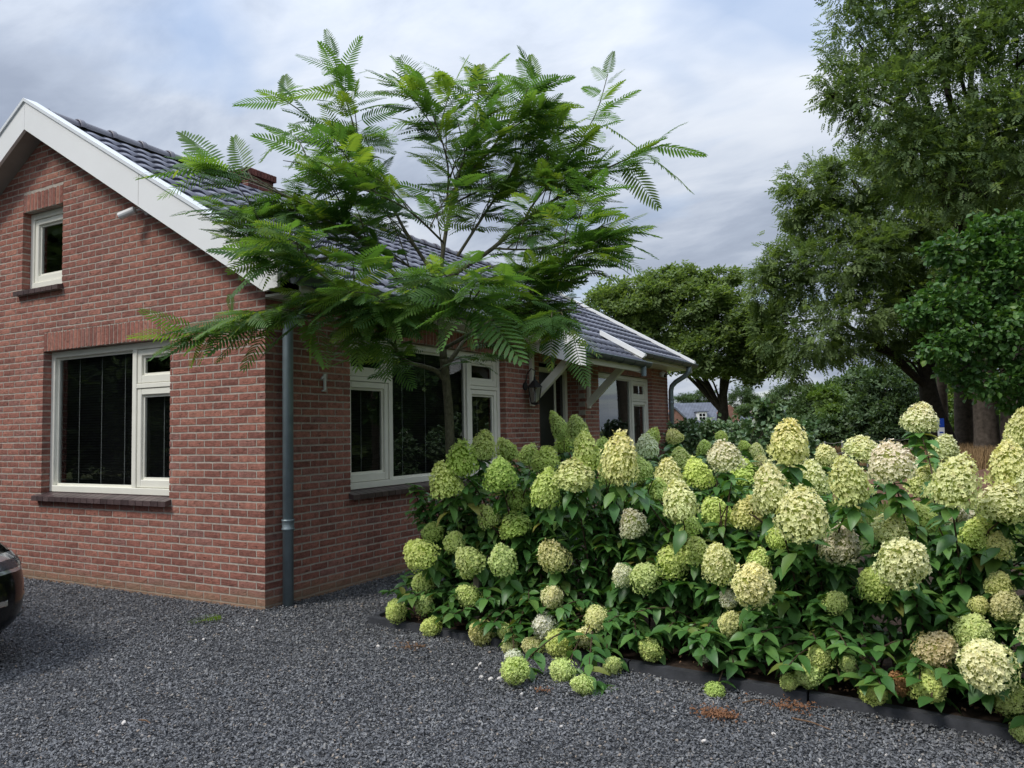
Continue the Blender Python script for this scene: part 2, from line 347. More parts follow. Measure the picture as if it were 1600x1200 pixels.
def stamp(tv, tf, P, Rm, S):
    """copies template (tv,tf) to every P with rotation Rm (n,3,3) and scale S (n,)"""
    n = len(P); V = np.einsum('nij,vj->nvi', Rm, tv) * S[:, None, None] + P[:, None, :]
    Fc = tf[None] + (np.arange(n) * len(tv))[:, None, None]
    return V.reshape(-1, 3), Fc.reshape(-1, tf.shape[1])
def frames(fwd, nrm):
    """rotation matrices with x along fwd and z near nrm"""
    x = fwd / np.linalg.norm(fwd, axis=1, keepdims=True); y = np.cross(nrm, x); y /= np.maximum(np.linalg.norm(y, axis=1, keepdims=True), 1e-6); z = np.cross(x, y)
    return np.stack([x, y, z], axis=2)

# ------------------------------------------------------------ surveyed positions, metres
HEADS=[(1.86, -0.12, 1.09, 0.25, 0.265, 'g'), (1.95, -0.07, 1.23, 0.232, 0.256, 'd'), (1.82, 0.45, 1.31, 0.204, 0.229, 'g'), (1.61, 1.16, 1.26, 0.195, 0.222, 'g'), (2.28, -0.12, 1.14, 0.241, 0.227, 'd'), (1.56, 1.63, 1.2, 0.195, 0.212, 'g'), (2.24, 0.62, 1.2, 0.232, 0.195, 'g'), (1.97, 1.42, 1.45, 0.156, 0.271, 'g'), (2.33, 1.03, 1.43, 0.192, 0.228, 'g'), (1.94, 1.61, 1.31, 0.202, 0.205, 'g'), (2.88, -0.07, 1.27, 0.196, 0.269, 'g'), (3.18, -0.24, 1.24, 0.232, 0.317, 'c'), (2.74, 1.45, 1.27, 0.208, 0.2, 'w'), (2.48, 2.33, 1.34, 0.163, 0.166, 'g'), (2.69, 2.35, 1.34, 0.161, 0.138, 'c'), (2.83, -0.13, 1.14, 0.27, 0.198, 'c'), (2.63, -0.15, 1.05, 0.197, 0.271, 'g'), (2.2, 0.28, 0.93, 0.163, 0.176, 'd'), (2.04, 0.13, 0.83, 0.171, 0.183, 'g'), (2.27, 0.09, 0.78, 0.24, 0.178, 'd'), (1.56, 0.13, 0.7, 0.178, 0.131, 'd'), (1.78, 0.08, 0.64, 0.173, 0.127, 'g'), (1.66, -0.17, 0.59, 0.261, 0.199, 'g'), (2.0, -0.09, 0.55, 0.228, 0.214, 'g'), (2.3, -0.14, 0.59, 0.221, 0.225, 'g'), (2.63, -0.05, 0.62, 0.208, 0.23, 't'), (3.14, 0.03, 0.83, 0.193, 0.188, 'p'), (3.51, -0.18, 1.0, 0.209, 0.245, 'c'), (3.5, -0.0, 0.84, 0.152, 0.139, 'g'), (3.42, -0.07, 0.64, 0.199, 0.203, 'g'), (3.11, -0.08, 0.54, 0.148, 0.151, 'w'), (3.25, -0.09, 0.54, 0.186, 0.189, 'g'), (1.55, -0.0, 0.35, 0.193, 0.177, 'g'), (1.37, -0.06, 0.15, 0.174, 0.178, 'g'), (1.61, -0.06, 0.22, 0.152, 0.106, 'g'), (1.71, -0.12, 0.09, 0.149, 0.133, 'g'), (1.98, -0.06, 0.31, 0.184, 0.131, 'g'), (2.13, -0.15, 0.1, 0.187, 0.172, 't'), (2.32, -0.16, 0.13, 0.113, 0.116, 'g'), (2.38, -0.19, 0.06, 0.147, 0.123, 't'), (2.6, -0.16, 0.2, 0.17, 0.164, 'w'), (2.64, -0.1, 0.37, 0.171, 0.175, 'c'), (2.96, -0.16, 0.28, 0.172, 0.15, 'c'), (2.91, -0.2, 0.17, 0.147, 0.15, 'c'), (2.55, -0.21, 0.08, 0.135, 0.163, 't'), (2.72, -0.2, 0.11, 0.225, 0.195, 'g'), (2.48, -0.34, 0.03, 0.125, 0.068, 'w'), (2.74, -0.77, 0.11, 0.164, 0.197, 'g'), (2.93, -0.57, 0.07, 0.159, 0.139, 'g'), (3.12, -0.73, 0.07, 0.115, 0.131, 'g'), (3.13, -0.35, 0.07, 0.124, 0.134, 'g'), (3.32, -0.24, 0.16, 0.14, 0.166, 'g'), (4.12, -0.19, 1.33, 0.218, 0.244, 'c'), (3.64, 0.39, 1.23, 0.239, 0.192, 'p'), (3.11, 2.39, 1.33, 0.121, 0.098, 'g'), (3.3, 2.38, 1.25, 0.119, 0.097, 'g'), (3.41, 2.38, 1.2, 0.159, 0.144, 'c'), (3.98, 0.77, 1.17, 0.194, 0.225, 'c'), (4.05, -0.37, 1.09, 0.211, 0.265, 'c'), (3.81, 0.15, 0.91, 0.2, 0.212, 'c'), (3.62, 0.17, 0.91, 0.188, 0.192, 'g'), (4.23, -0.51, 0.98, 0.259, 0.264, 'c'), (4.16, 0.37, 1.1, 0.201, 0.226, 'c'), (4.43, -0.35, 1.14, 0.209, 0.261, 'c'), (4.38, 1.05, 1.25, 0.259, 0.164, 'c'), (4.61, -0.17, 1.22, 0.24, 0.21, 'p'), (4.72, 0.91, 1.45, 0.228, 0.189, 'k'), (4.85, 1.68, 1.24, 0.208, 0.193, 'c'), (4.72, 0.79, 1.07, 0.206, 0.209, 'c'), (4.88, -0.45, 1.15, 0.223, 0.253, 'c'), (5.12, -0.16, 1.21, 0.2, 0.243, 'c'), (5.19, 0.09, 1.35, 0.17, 0.276, 'c'), (5.07, -0.22, 1.04, 0.242, 0.201, 'c'), (4.35, -0.1, 0.79, 0.207, 0.204, 'p'), (4.59, -0.09, 0.87, 0.209, 0.17, 'c'), (4.73, 0.09, 0.92, 0.171, 0.174, 'g'), (4.66, -0.53, 0.79, 0.224, 0.247, 'c'), (4.51, -0.18, 0.61, 0.179, 0.175, 'g'), (4.32, -0.2, 0.51, 0.133, 0.114, 'g'), (3.96, -0.45, 0.61, 0.222, 0.24, 'c'), (3.76, -0.16, 0.47, 0.12, 0.123, 'w'), (3.78, -0.21, 0.35, 0.156, 0.144, 'c'), (3.74, -0.24, 0.67, 0.209, 0.235, 'c'), (3.93, -0.1, 0.68, 0.142, 0.137, 'g'), (3.57, -0.06, 0.71, 0.173, 0.176, 'g'), (4.77, -0.3, 0.34, 0.206, 0.223, 'q'), (4.93, -0.28, 0.45, 0.19, 0.136, 'g'), (4.97, -0.65, 0.4, 0.241, 0.222, 'c'), (4.73, -0.35, 0.2, 0.192, 0.182, 'g'), (4.6, -0.35, 0.18, 0.123, 0.159, 'b'), (4.49, -0.36, 0.12, 0.145, 0.141, 'g'), (4.25, -0.29, 0.24, 0.144, 0.119, 'g'), (4.19, -0.32, 0.15, 0.144, 0.119, 'g'), (4.1, -0.33, 0.11, 0.104, 0.12, 'g'), (4.38, -0.31, 0.23, 0.101, 0.11, 'g'), (5.06, -0.38, 0.19, 0.181, 0.231, 'g'), (5.09, -0.45, 0.08, 0.118, 0.15, 'g'), (5.04, -0.21, 0.66, 0.128, 0.098, 't'), (5.06, -0.24, 0.57, 0.157, 0.148, 't'), (4.96, -0.24, 0.56, 0.09, 0.091, 't'), (4.97, -0.12, 0.88, 0.165, 0.168, 'g'), (4.9, 0.09, 0.94, 0.154, 0.142, 'p'), (3.63, -0.26, 0.17, 0.097, 0.099, 'w'), (3.74, -0.42, 0.04, 0.107, 0.08, 'd'), (3.42, 0.53, 1.11, 0.215, 0.209, 'g'), (3.03, 1.43, 1.17, 0.213, 0.195, 'g'), (3.61, 0.93, 1.09, 0.225, 0.191, 'g'), (3.27, 0.38, 1.11, 0.203, 0.225, 'c'), (3.24, 0.23, 1.02, 0.147, 0.158, 'g'), (3.47, 2.25, 1.08, 0.196, 0.199, 'c'), (4.0, 2.14, 1.17, 0.196, 0.2, 'c'), (2.88, 0.29, 1.1, 0.153, 0.166, 'g'), (4.02, -0.07, 0.8, 0.127, 0.13, 'g'), (2.01, 2.27, 1.24, 0.192, 0.196, 'g'), (5.24, -0.48, 1.13, 0.234, 0.238, 'c'), (5.27, -0.51, 0.87, 0.23, 0.234, 'g'), (5.2, -0.57, 0.55, 0.227, 0.231, 'c'), (5.29, -0.68, 0.44, 0.244, 0.221, 'c'), (4.38, 0.12, 0.93, 0.134, 0.137, 'c'), (2.96, 2.35, 1.23, 0.182, 0.148, 'g'), (2.82, 1.06, 1.1, 0.205, 0.209, 'g'), (5.05, -0.14, 0.83, 0.143, 0.132, 'c')]
BR={'trunk': [(1.429, 0.583, 0.986), (1.447, 0.546, 1.339), (1.45, 0.53, 1.591), (1.454, 0.494, 1.816), (1.462, 0.452, 1.988)], 'limb_low_left': [(1.453, 0.495, 1.801), (1.438, 0.388, 1.886), (1.404, 0.252, 1.919), (1.364, 0.113, 1.946), (1.375, -0.061, 2.05), (1.375, -0.241, 2.172), (1.329, -0.392, 2.316)], 'main': [(1.462, 0.452, 1.988), (1.458, 0.436, 2.188), (1.454, 0.42, 2.388), (1.463, 0.412, 2.577)], 'fork_r': [(1.461, 0.468, 1.914), (1.491, 0.58, 2.037), (1.486, 0.741, 2.164), (1.534, 0.987, 2.319), (1.676, 1.289, 2.424), (2.011, 1.481, 2.362)], 'right': [(1.463, 0.412, 2.577), (1.593, 0.534, 2.694), (1.811, 0.646, 2.85), (2.031, 0.755, 3.061), (2.246, 0.92, 3.247), (2.478, 1.095, 3.436), (2.729, 1.227, 3.568), (2.958, 1.346, 3.696)], 'up': [(1.463, 0.412, 2.577), (1.479, 0.456, 2.897), (1.487, 0.553, 3.227), (1.525, 0.663, 3.592), (1.579, 0.783, 3.967), (1.632, 0.789, 4.309)], 'left': [(1.429, 0.397, 2.513), (1.326, 0.165, 2.538), (1.208, -0.03, 2.738), (1.144, -0.19, 2.878), (1.067, -0.357, 2.998), (0.891, -0.577, 3.084), (0.736, -0.785, 3.179), (0.58, -0.992, 3.247)], 'upleft': [(1.463, 0.412, 2.577), (1.305, 0.363, 2.826), (1.158, 0.321, 3.078), (1.026, 0.282, 3.39), (0.883, 0.182, 3.674), (0.809, 0.118, 4.008), (0.725, 0.042, 4.419)], 'upleft2': [(1.023, 0.285, 3.339), (0.792, 0.249, 3.633), (0.555, 0.098, 3.898), (0.315, -0.051, 4.111), (0.204, -0.117, 4.165)], 'upmid': [(1.476, 0.494, 3.162), (1.588, 0.363, 3.465), (1.574, 0.219, 3.773), (1.481, 0.147, 4.067)], 'up_r': [(1.567, 0.512, 2.795), (1.679, 0.777, 3.199), (1.852, 0.962, 3.592), (1.939, 1.098, 3.998), (1.993, 1.103, 4.372)], 'up_rr': [(2.031, 0.755, 3.061), (2.163, 0.921, 3.391), (2.353, 1.01, 3.643), (2.522, 1.086, 3.92), (2.627, 1.122, 4.25)], 'right_low': [(1.465, 0.449, 2.063), (1.937, 0.414, 2.244), (2.373, 0.412, 2.486), (2.615, 0.423, 2.635), (2.826, 0.419, 2.742)], 'left_low': [(1.361, 0.318, 2.283), (1.37, -0.015, 2.173), (1.401, -0.343, 2.19), (1.41, -0.577, 2.331), (1.333, -0.744, 2.459), (1.272, -0.901, 2.565), (1.141, -1.032, 2.557)], 'left_mid': [(1.208, -0.03, 2.738), (1.093, -0.321, 2.698), (0.942, -0.518, 2.657), (0.844, -0.694, 2.749), (0.691, -0.784, 2.797)], 'left_bot': [(1.329, -0.392, 2.316), (1.162, -0.594, 2.217), (0.97, -0.815, 2.186), (0.747, -0.995, 2.163), (0.601, -1.13, 2.097)], 'front': [(1.456, 0.418, 2.437), (1.783, 0.089, 2.36), (2.078, -0.199, 2.291), (2.259, -0.382, 2.248)], 'front_l': [(1.361, 0.318, 2.283), (1.577, -0.134, 2.258), (1.716, -0.514, 2.241)], 'right_mid': [(1.811, 0.646, 2.85), (2.123, 0.595, 2.789), (2.379, 0.625, 2.785), (2.611, 0.635, 2.851)], 'down_r': [(1.534, 0.987, 2.319), (2.054, 0.704, 2.318), (2.422, 0.457, 2.231), (2.579, 0.439, 2.1)], 'back_r': [(1.487, 0.553, 3.227), (1.534, 1.133, 3.532), (1.784, 1.495, 3.644), (2.039, 1.755, 3.613)], 'fill_a': [(1.462, 0.412, 2.562), (1.241, 0.16, 2.745), (0.976, -0.118, 2.956), (0.756, -0.359, 2.998), (0.566, -0.582, 3.022)], 'fill_b': [(1.593, 0.534, 2.694), (1.992, 0.425, 2.53), (2.354, 0.399, 2.523), (2.615, 0.435, 2.453)], 'fill_c': [(1.491, 0.548, 3.329), (1.801, 0.589, 3.594), (2.033, 0.593, 3.753), (2.276, 0.665, 3.851)], 'mid_l': [(1.479, 0.456, 2.897), (1.491, -0.006, 3.04), (1.379, -0.305, 3.123), (1.251, -0.493, 3.141), (1.061, -0.606, 3.234)]}
FR=[(0.724, 0.044, 4.393, 0.693, 0.012, 4.598), (0.756, 0.067, 4.316, 0.608, -0.136, 4.384), (0.771, 0.086, 4.162, 0.552, -0.149, 4.124), (0.813, 0.113, 4.11, 1.016, 0.224, 4.157), (0.82, 0.107, 4.263, 0.848, 0.231, 4.359), (0.314, -0.05, 4.085, 0.21, -0.018, 4.429), (0.293, -0.064, 4.111, 0.024, -0.33, 4.117), (0.444, 0.032, 3.952, 0.204, -0.316, 3.704), (0.6, 0.013, 3.834, 0.512, -0.246, 3.538), (1.48, 0.148, 4.043, 1.232, 0.214, 4.401), (1.5, 0.161, 4.018, 1.526, 0.385, 4.304), (1.519, 0.175, 3.969, 1.266, -0.084, 4.004), (1.576, 0.217, 3.822, 1.296, -0.162, 3.701), (1.603, 0.782, 4.177, 1.587, 0.867, 4.477), (1.575, 0.773, 4.072, 1.456, 0.578, 4.268), (1.598, 0.786, 4.072, 1.724, 0.949, 4.404), (1.991, 1.105, 4.318, 1.972, 1.08, 4.522), (1.995, 1.115, 4.211, 2.102, 1.169, 4.289), (1.967, 1.106, 4.104, 1.759, 0.986, 4.162), (1.979, 1.116, 4.051, 2.132, 1.197, 4.128), (2.617, 1.118, 4.225, 2.646, 1.123, 4.388), (2.6, 1.114, 4.148, 2.695, 1.158, 4.274), (2.574, 1.104, 4.072, 2.505, 0.948, 4.107), (2.522, 1.086, 3.92, 2.361, 0.886, 3.834), (2.542, 1.101, 3.869, 2.725, 1.325, 3.774), (2.912, 1.323, 3.666, 3.068, 1.397, 3.857), (2.89, 1.31, 3.667, 3.258, 1.52, 3.623), (2.843, 1.287, 3.617, 3.215, 1.401, 3.323), (2.707, 1.214, 3.558, 2.923, 1.248, 3.178), (2.659, 1.192, 3.498, 2.852, 1.182, 3.547), (2.546, 1.131, 3.46, 2.526, 1.028, 3.126), (2.826, 0.419, 2.742, 3.186, 0.511, 2.676), (2.805, 0.408, 2.729, 3.09, 0.672, 2.883), (2.785, 0.398, 2.708, 3.117, 0.369, 2.504), (2.765, 0.388, 2.686, 2.639, 0.088, 2.686), (0.561, -1.002, 3.248, 0.213, -1.311, 3.222), (0.58, -0.991, 3.234, 0.406, -1.305, 3.034), (0.619, -0.97, 3.246, 0.339, -1.037, 3.597), (0.69, -0.812, 3.198, 0.529, -0.813, 3.572), (0.671, -0.824, 3.22, 0.68, -1.048, 3.199), (0.601, -1.13, 2.097, 0.386, -1.376, 2.234), (0.583, -1.141, 2.097, 0.391, -1.364, 2.11), (0.674, -1.089, 2.095, 0.554, -1.38, 1.994), (0.856, -0.876, 2.146, 0.768, -1.14, 1.937), (0.969, -0.814, 2.165, 0.909, -1.057, 1.881), (1.141, -1.032, 2.557, 0.946, -1.315, 2.589), (1.158, -1.022, 2.557, 0.905, -1.234, 2.733), (1.176, -1.011, 2.548, 1.118, -1.315, 2.31), (2.259, -0.382, 2.248, 2.157, -0.844, 2.271), (2.259, -0.382, 2.239, 2.166, -0.828, 2.119), (2.259, -0.382, 2.235, 2.194, -0.804, 2.005), (2.265, -0.377, 2.231, 2.358, -0.709, 1.963), (2.273, -0.373, 2.231, 2.686, -0.637, 1.927), (2.273, -0.374, 2.239, 2.68, -0.541, 2.146), (2.266, -0.378, 2.247, 2.588, -0.488, 2.298), (1.716, -0.514, 2.241, 1.852, -0.767, 2.015), (1.716, -0.514, 2.241, 1.719, -0.849, 2.117), (1.716, -0.515, 2.249, 1.966, -0.59, 2.044), (1.387, -0.589, 2.306, 1.371, -0.931, 2.138), (1.329, -0.392, 2.316, 1.455, -0.638, 1.91), (1.162, -0.594, 2.217, 1.216, -0.887, 1.907), (1.085, -0.636, 2.197, 1.432, -0.765, 1.902), (1.322, -0.032, 2.033, 1.517, -0.137, 1.806), (1.373, -0.239, 2.126, 1.528, -0.365, 1.881), (2.579, 0.439, 2.1, 2.689, 0.29, 1.835), (2.441, 0.469, 2.207, 2.418, 0.247, 1.914), (2.561, 0.426, 2.146, 2.774, 0.325, 2.008), (2.02, 0.461, 2.243, 2.273, 0.385, 2.072), (0.797, -1.039, 2.366, 0.781, -1.041, 2.261)]
CL={'ash_near': [(3.12, 17.88, 11.84, 0.95, 1.04), (3.1, 17.77, 13.23, 0.78, 1.04), (2.74, 17.18, 10.59, 0.64, 0.54), (2.57, 17.12, 10.09, 0.42, 0.3), (3.2, 18.03, 10.28, 0.95, 0.95), (4.4, 18.6, 11.82, 1.56, 1.56), (4.07, 17.4, 9.85, 1.32, 1.16), (5.64, 19.25, 12.48, 1.73, 1.73), (5.22, 18.05, 9.82, 1.65, 1.32), (6.85, 18.89, 10.94, 1.82, 1.82), (6.29, 18.15, 8.78, 1.53, 1.13), (4.29, 17.62, 8.52, 1.24, 0.99), (3.54, 17.76, 8.55, 0.68, 0.59), (5.13, 18.13, 7.84, 1.32, 0.83), (7.62, 19.46, 8.94, 1.65, 1.65), (8.5, 20.87, 12.25, 1.91, 1.91), (6.62, 19.68, 14.19, 2.08, 1.56), (4.66, 18.58, 14.23, 1.91, 1.56), (7.33, 18.86, 6.83, 1.29, 1.29), (5.94, 18.06, 7.18, 1.13, 0.72), (8.49, 20.15, 5.96, 1.49, 1.49), (3.63, 17.96, 14.78, 1.39, 1.21), (8.47, 20.67, 14.85, 1.91, 1.56)], 'ash_far': [(1.03, 23.73, 9.85, 1.11, 1.0), (0.51, 23.49, 9.08, 0.67, 0.78), (2.29, 24.44, 9.93, 1.23, 1.23), (1.65, 24.17, 8.61, 1.67, 1.11), (0.11, 23.43, 6.87, 1.11, 1.0), (-0.31, 22.67, 6.12, 0.7, 1.09), (-0.18, 22.83, 4.81, 0.83, 1.09), (0.35, 23.2, 3.7, 0.83, 0.7), (1.4, 23.03, 6.43, 1.5, 1.29), (1.29, 22.53, 4.44, 1.26, 1.01), (2.64, 23.69, 7.04, 1.5, 1.29), (2.42, 23.12, 5.05, 1.26, 0.95), (3.59, 25.26, 8.57, 1.56, 1.56), (3.9, 24.47, 5.94, 1.29, 1.07), (3.41, 25.44, 4.57, 1.23, 0.78), (4.89, 26.08, 7.21, 1.56, 1.56), (4.96, 27.45, 4.65, 1.39, 1.04), (6.65, 28.29, 6.23, 1.85, 1.85), (4.43, 26.74, 10.66, 1.85, 1.39), (3.09, 25.3, 4.02, 0.78, 0.49), (2.09, 23.02, 3.84, 0.63, 0.42)], 'mid': [(-5.33, 23.86, 6.34, 1.49, 1.11), (-4.22, 24.44, 6.81, 1.36, 0.94), (-6.8, 24.2, 6.02, 1.28, 1.15), (-3.11, 23.97, 6.02, 1.32, 0.91), (-2.1, 24.58, 5.4, 1.2, 1.08), (-1.3, 25.08, 4.66, 1.08, 1.2), (-4.95, 24.15, 5.1, 1.49, 0.87), (-3.19, 24.04, 4.34, 1.32, 0.96), (-1.96, 24.77, 3.91, 0.91, 0.67), (-0.8, 25.4, 4.17, 0.77, 0.86), (-3.12, 24.13, 3.7, 1.0, 0.48), (-1.56, 25.02, 3.43, 0.81, 0.48), (-4.78, 24.32, 4.1, 0.89, 0.54), (-3.95, 23.66, 3.76, 0.57, 0.38), (-6.64, 24.38, 4.74, 1.53, 1.02), (-2.7, 25.28, 7.03, 0.99, 0.54), (-7.86, 23.69, 4.76, 1.28, 1.28)], 'hazel': [(5.7, 10.08, 4.39, 0.57, 0.39), (5.16, 9.78, 4.19, 0.46, 0.31), (4.79, 9.58, 4.15, 0.26, 0.19), (6.02, 10.07, 3.73, 0.81, 0.61), (5.31, 9.91, 3.68, 0.62, 0.36), (4.93, 9.49, 3.24, 0.61, 0.36), (4.53, 9.27, 3.15, 0.3, 0.22), (5.35, 9.41, 2.89, 0.69, 0.5), (4.81, 9.13, 2.56, 0.4, 0.28), (5.94, 9.76, 2.68, 0.69, 0.59), (5.48, 9.54, 2.1, 0.59, 0.35), (5.06, 9.41, 2.21, 0.35, 0.22), (6.26, 9.98, 1.98, 0.59, 0.45), (6.48, 10.03, 3.16, 0.79, 0.79), (6.61, 10.58, 4.47, 0.72, 0.62), (5.81, 9.75, 1.74, 0.35, 0.18)], 'hedge': [(0.53, 9.8, 1.37, 0.34, 0.22), (0.42, 9.75, 1.15, 0.29, 0.31), (1.16, 9.24, 1.27, 0.36, 0.27), (1.76, 8.65, 1.31, 0.34, 0.26), (1.05, 9.2, 0.99, 0.46, 0.27), (2.3, 8.04, 1.25, 0.32, 0.26), (1.79, 8.46, 0.96, 0.48, 0.27), (2.82, 6.96, 1.19, 0.27, 0.27), (2.41, 7.89, 0.93, 0.4, 0.35), (3.13, 6.34, 1.07, 0.25, 0.29), (3.17, 6.26, 0.78, 0.27, 0.3), (2.35, 8.06, 1.39, 0.2, 0.16), (3.22, 6.48, 1.35, 0.12, 0.12), (3.41, 6.18, 0.58, 0.15, 0.13), (-0.19, 10.44, 1.14, 0.26, 0.33)], 'wild': [(2.54, 7.35, 1.52, 0.13, 0.13), (2.44, 7.4, 1.66, 0.09, 0.13), (2.64, 7.4, 1.61, 0.09, 0.11)]}
FAR=[('green', [(-18.98, 119.71, 4.73, 2.97, 1.39), (-15.89, 121.35, 6.05, 3.47, 1.78), (-21.17, 118.53, 3.98, 2.97, 1.19)]), ('green', [(-1.43, 44.65, 3.16, 1.59, 0.83), (-0.35, 45.22, 3.59, 1.37, 0.76), (-1.8, 44.5, 2.33, 1.75, 0.76)]), ('dark', [(-2.32, 39.67, 1.44, 0.97, 0.55), (-0.69, 38.3, 1.28, 1.65, 0.59), (0.46, 38.96, 1.06, 1.16, 0.53), (-1.66, 38.92, 1.09, 1.15, 0.41)]), ('bright', [(-1.1, 42.55, 2.93, 1.02, 0.65), (-0.45, 41.83, 2.07, 1.28, 0.64)]), ('dark', [(2.28, 37.54, 3.17, 1.5, 1.0), (1.67, 37.28, 1.96, 1.41, 1.07), (3.18, 38.13, 1.93, 1.41, 1.19), (2.52, 36.66, 1.23, 1.53, 0.61), (1.02, 38.07, 1.83, 0.77, 0.84)]), ('green', [(1.35, 44.98, 4.25, 1.56, 0.82), (3.28, 46.08, 4.06, 1.56, 1.04), (0.31, 45.59, 3.57, 0.76, 0.68)]), ('green', [(-53.51, 191.96, 8.66, 4.29, 1.65), (-49.88, 193.96, 9.24, 3.96, 1.98), (-34.35, 168.32, 7.63, 3.37, 3.09), (-31.36, 170.1, 6.16, 2.81, 1.96)]), ('bright', [(6.9, 48.27, 1.75, 1.49, 1.11), (6.23, 51.26, 2.98, 1.98, 1.58), (8.99, 52.81, 2.92, 1.58, 1.98)]), ('green', [(4.86, 55.04, 3.57, 1.5, 2.15), (4.39, 54.93, 1.44, 1.29, 1.29)])]
# ------------------------------------------------------------ the ground
def sheet(name, poly, z, mat, kind='structure', **kw):
    mb = MB(); mb.add([(x, y, z) for x, y in poly], [tuple(range(len(poly)))]); return mb.build(name, mat, None, fix=False, kind=kind, **kw)
sheet('ground', [(-300, -150), (300, -150), (300, 500), (-300, 500)], 0.0, 'lawn')
drive_poly = [(-14, -16), (12, -16), (12, -1.16), (5.9, -.50), (1.05, .0), (1.05, 10.9), (-14, 10.9)]
sheet('driveway', drive_poly, 0.004, 'gravel_sheet')
def yk(x): return -.01 - .105 * (x - 1.09)
bed_poly = [(1.12, yk(1.12) + .05), (7.3, yk(7.3) + .05), (7.3, 3.9), (1.12, 4.6)]
me = MB(); nx, ny = 46, 30; P = []
for j in range(ny):
    for i in range(nx):
        x = 1.12 + 6.2 * i / (nx - 1); y0 = yk(x) + .05; y = y0 + (4.2 - y0) * j / (ny - 1)
        P.append((x, y, .05 + random.uniform(-.012, .02) + .03 * min(1, j / 6)))
me.add(P, [(j * nx + i, j * nx + i + 1, (j + 1) * nx + i + 1, (j + 1) * nx + i) for j in range(ny - 1) for i in range(nx - 1)])
me.build('planting_bed', 'bed_soil', None, smooth=True, fix=False, kind='structure')
kerb = link('kerb', None, (1.09, -.01, 0), kind='structure')
kx = [1.07, 2.19, 3.19, 4.19, 5.19, 6.19, 7.19]
for a, b in zip(kx[:-1], kx[1:]):
    mb = MB(); a2 = a + .006; b2 = b - .006
    dz = random.uniform(-.004, .004)
    mb.prism([(a2, yk(a2)), (b2, yk(b2)), (b2, yk(b2) + .055), (a2, yk(a2) + .055)], 2, -.05, .064 + dz); mb.build('kerb_block', 'kerb', kerb)
for a, b in ((.06, 1.05), (1.06, 2.05), (2.06, 3.05), (3.06, 4.05)):
    MB().cbox(1.075, a, -.05, 1.128, b - .012, .08, .004).build('kerb_block', 'kerb', kerb)
# ------------------------------------------------------------ the house
RX, SL = -3.19, .576
house = thing('brick_house', 'single storey red brick house with white gable boards, cream windows and glazed dark roof tiles', 'house', (0, 0, 0))
def part(name, mb, mat, parent=house, **kw): return mb.build(name, mat, parent, **kw)
CH, Z0, PL = .0645, -.0320, .2115
OPG = [(-3.17, -1.19, .835, 2.31), (-3.59, -2.87, 2.955, 3.815)]           # x0,x1,z0,z1 on the gable
OPS = [(1.04, 3.97, .835, 2.36), (4.90, 6.42, -.2, 2.36), (6.98, 9.55, .835, 2.345)]   # y0,y1,z0,z1 on the side
SOLD = .187
def rtop(x): return 4.62 - .585 * abs(x - RX)
# mortar backing walls
def backing():
    mb = MB(); e = .004
    xs = sorted({-6.4, RX, -.0045} | {o[0] - e for o in OPG} | {o[1] + e for o in OPG})
    for a, b in zip(xs[:-1], xs[1:]):
        mid = (a + b) / 2; hs = sorted([(o[2] - e, o[3] + e) for o in OPG if o[0] - e <= mid <= o[1] + e]); z = -.1
        for h0, h1 in hs:
            mb.box(a, .0045, z, b, .115, h0); z = h1
        mb.prism([(a, z), (b, z), (b, rtop(b)), (a, rtop(a))], 1, .0045, .115)
    return mb
gw = part('wall', backing(), 'mortar', label='gable wall of red brick with a wide window and a small attic window')
mb = MB(); e = .004
ys = sorted({.1155, 10.5} | {o[0] - e for o in OPS} | {o[1] + e for o in OPS})
for a, b in zip(ys[:-1], ys[1:]):
    mid = (a + b) / 2; z = -.1
    for o in OPS:
        if o[0] - e <= mid <= o[1] + e: 
            if o[2] > 0: mb.box(-.115, a, z, -.0045, b, o[2] - e)
            z = o[3] + e
    mb.box(-.115, a, z, -.0045, b, 2.62)
mb.box(-6.3, 10.4, -.1, -.12, 10.5, 2.62); mb.box(-6.4, .12, -.1, -6.3, 10.5, 2.62)
mb.box(-.45, 6.427, -.1, -.12, 6.53, 2.45); mb.box(-.45, 4.79, -.1, -.12, 4.893, 2.45)
sw = part('wall', mb, 'mortar', label='long side wall of red brick, in shade')
part('inner_room', MB().box(-6.0, .45, .01, -.47, 10.0, 2.5).box(-4.75, .40, 2.60, -1.65, 9.9, 3.6), 'interior')
# brick template
def brick_template(seed):
    r = random.Random(seed); nx, nz = 5, 3; V = []; 
    for j in range(nz):
        for i in range(nx):
            x = -.5 + i / (nx - 1); z = -.5 + j / (nz - 1); ed = i in (0, nx - 1) or j in (0, nz - 1)
            if i in (0, nx - 1): x += r.uniform(-.006, .006)
            if j in (0, nz - 1): z += r.uniform(-.035, .035)
            V.append((x, (r.uniform(.0006, .0022) if ed else r.uniform(-.0018, .0012)), z))
    Fc = [(j * nx + i, j * nx + i + 1, (j + 1) * nx + i + 1, (j + 1) * nx + i) for j in range(nz - 1) for i in range(nx - 1)]
    bd = [i for i in range(nx)] + [(j * nx + nx - 1) for j in range(1, nz)] + [(nz - 1) * nx + i for i in range(nx - 2, -1, -1)] + [j * nx for j in range(nz - 2, 0, -1)]
    k = len(V)
    for b in bd: V.append((V[b][0], .094, V[b][2]))
    n = len(bd)
    Fc += [(bd[i], k + i, k + (i + 1) % n, bd[(i + 1) % n]) for i in range(n)]
    return np.array(V), np.array(Fc)
BT = [brick_template(s) for s in range(6)]
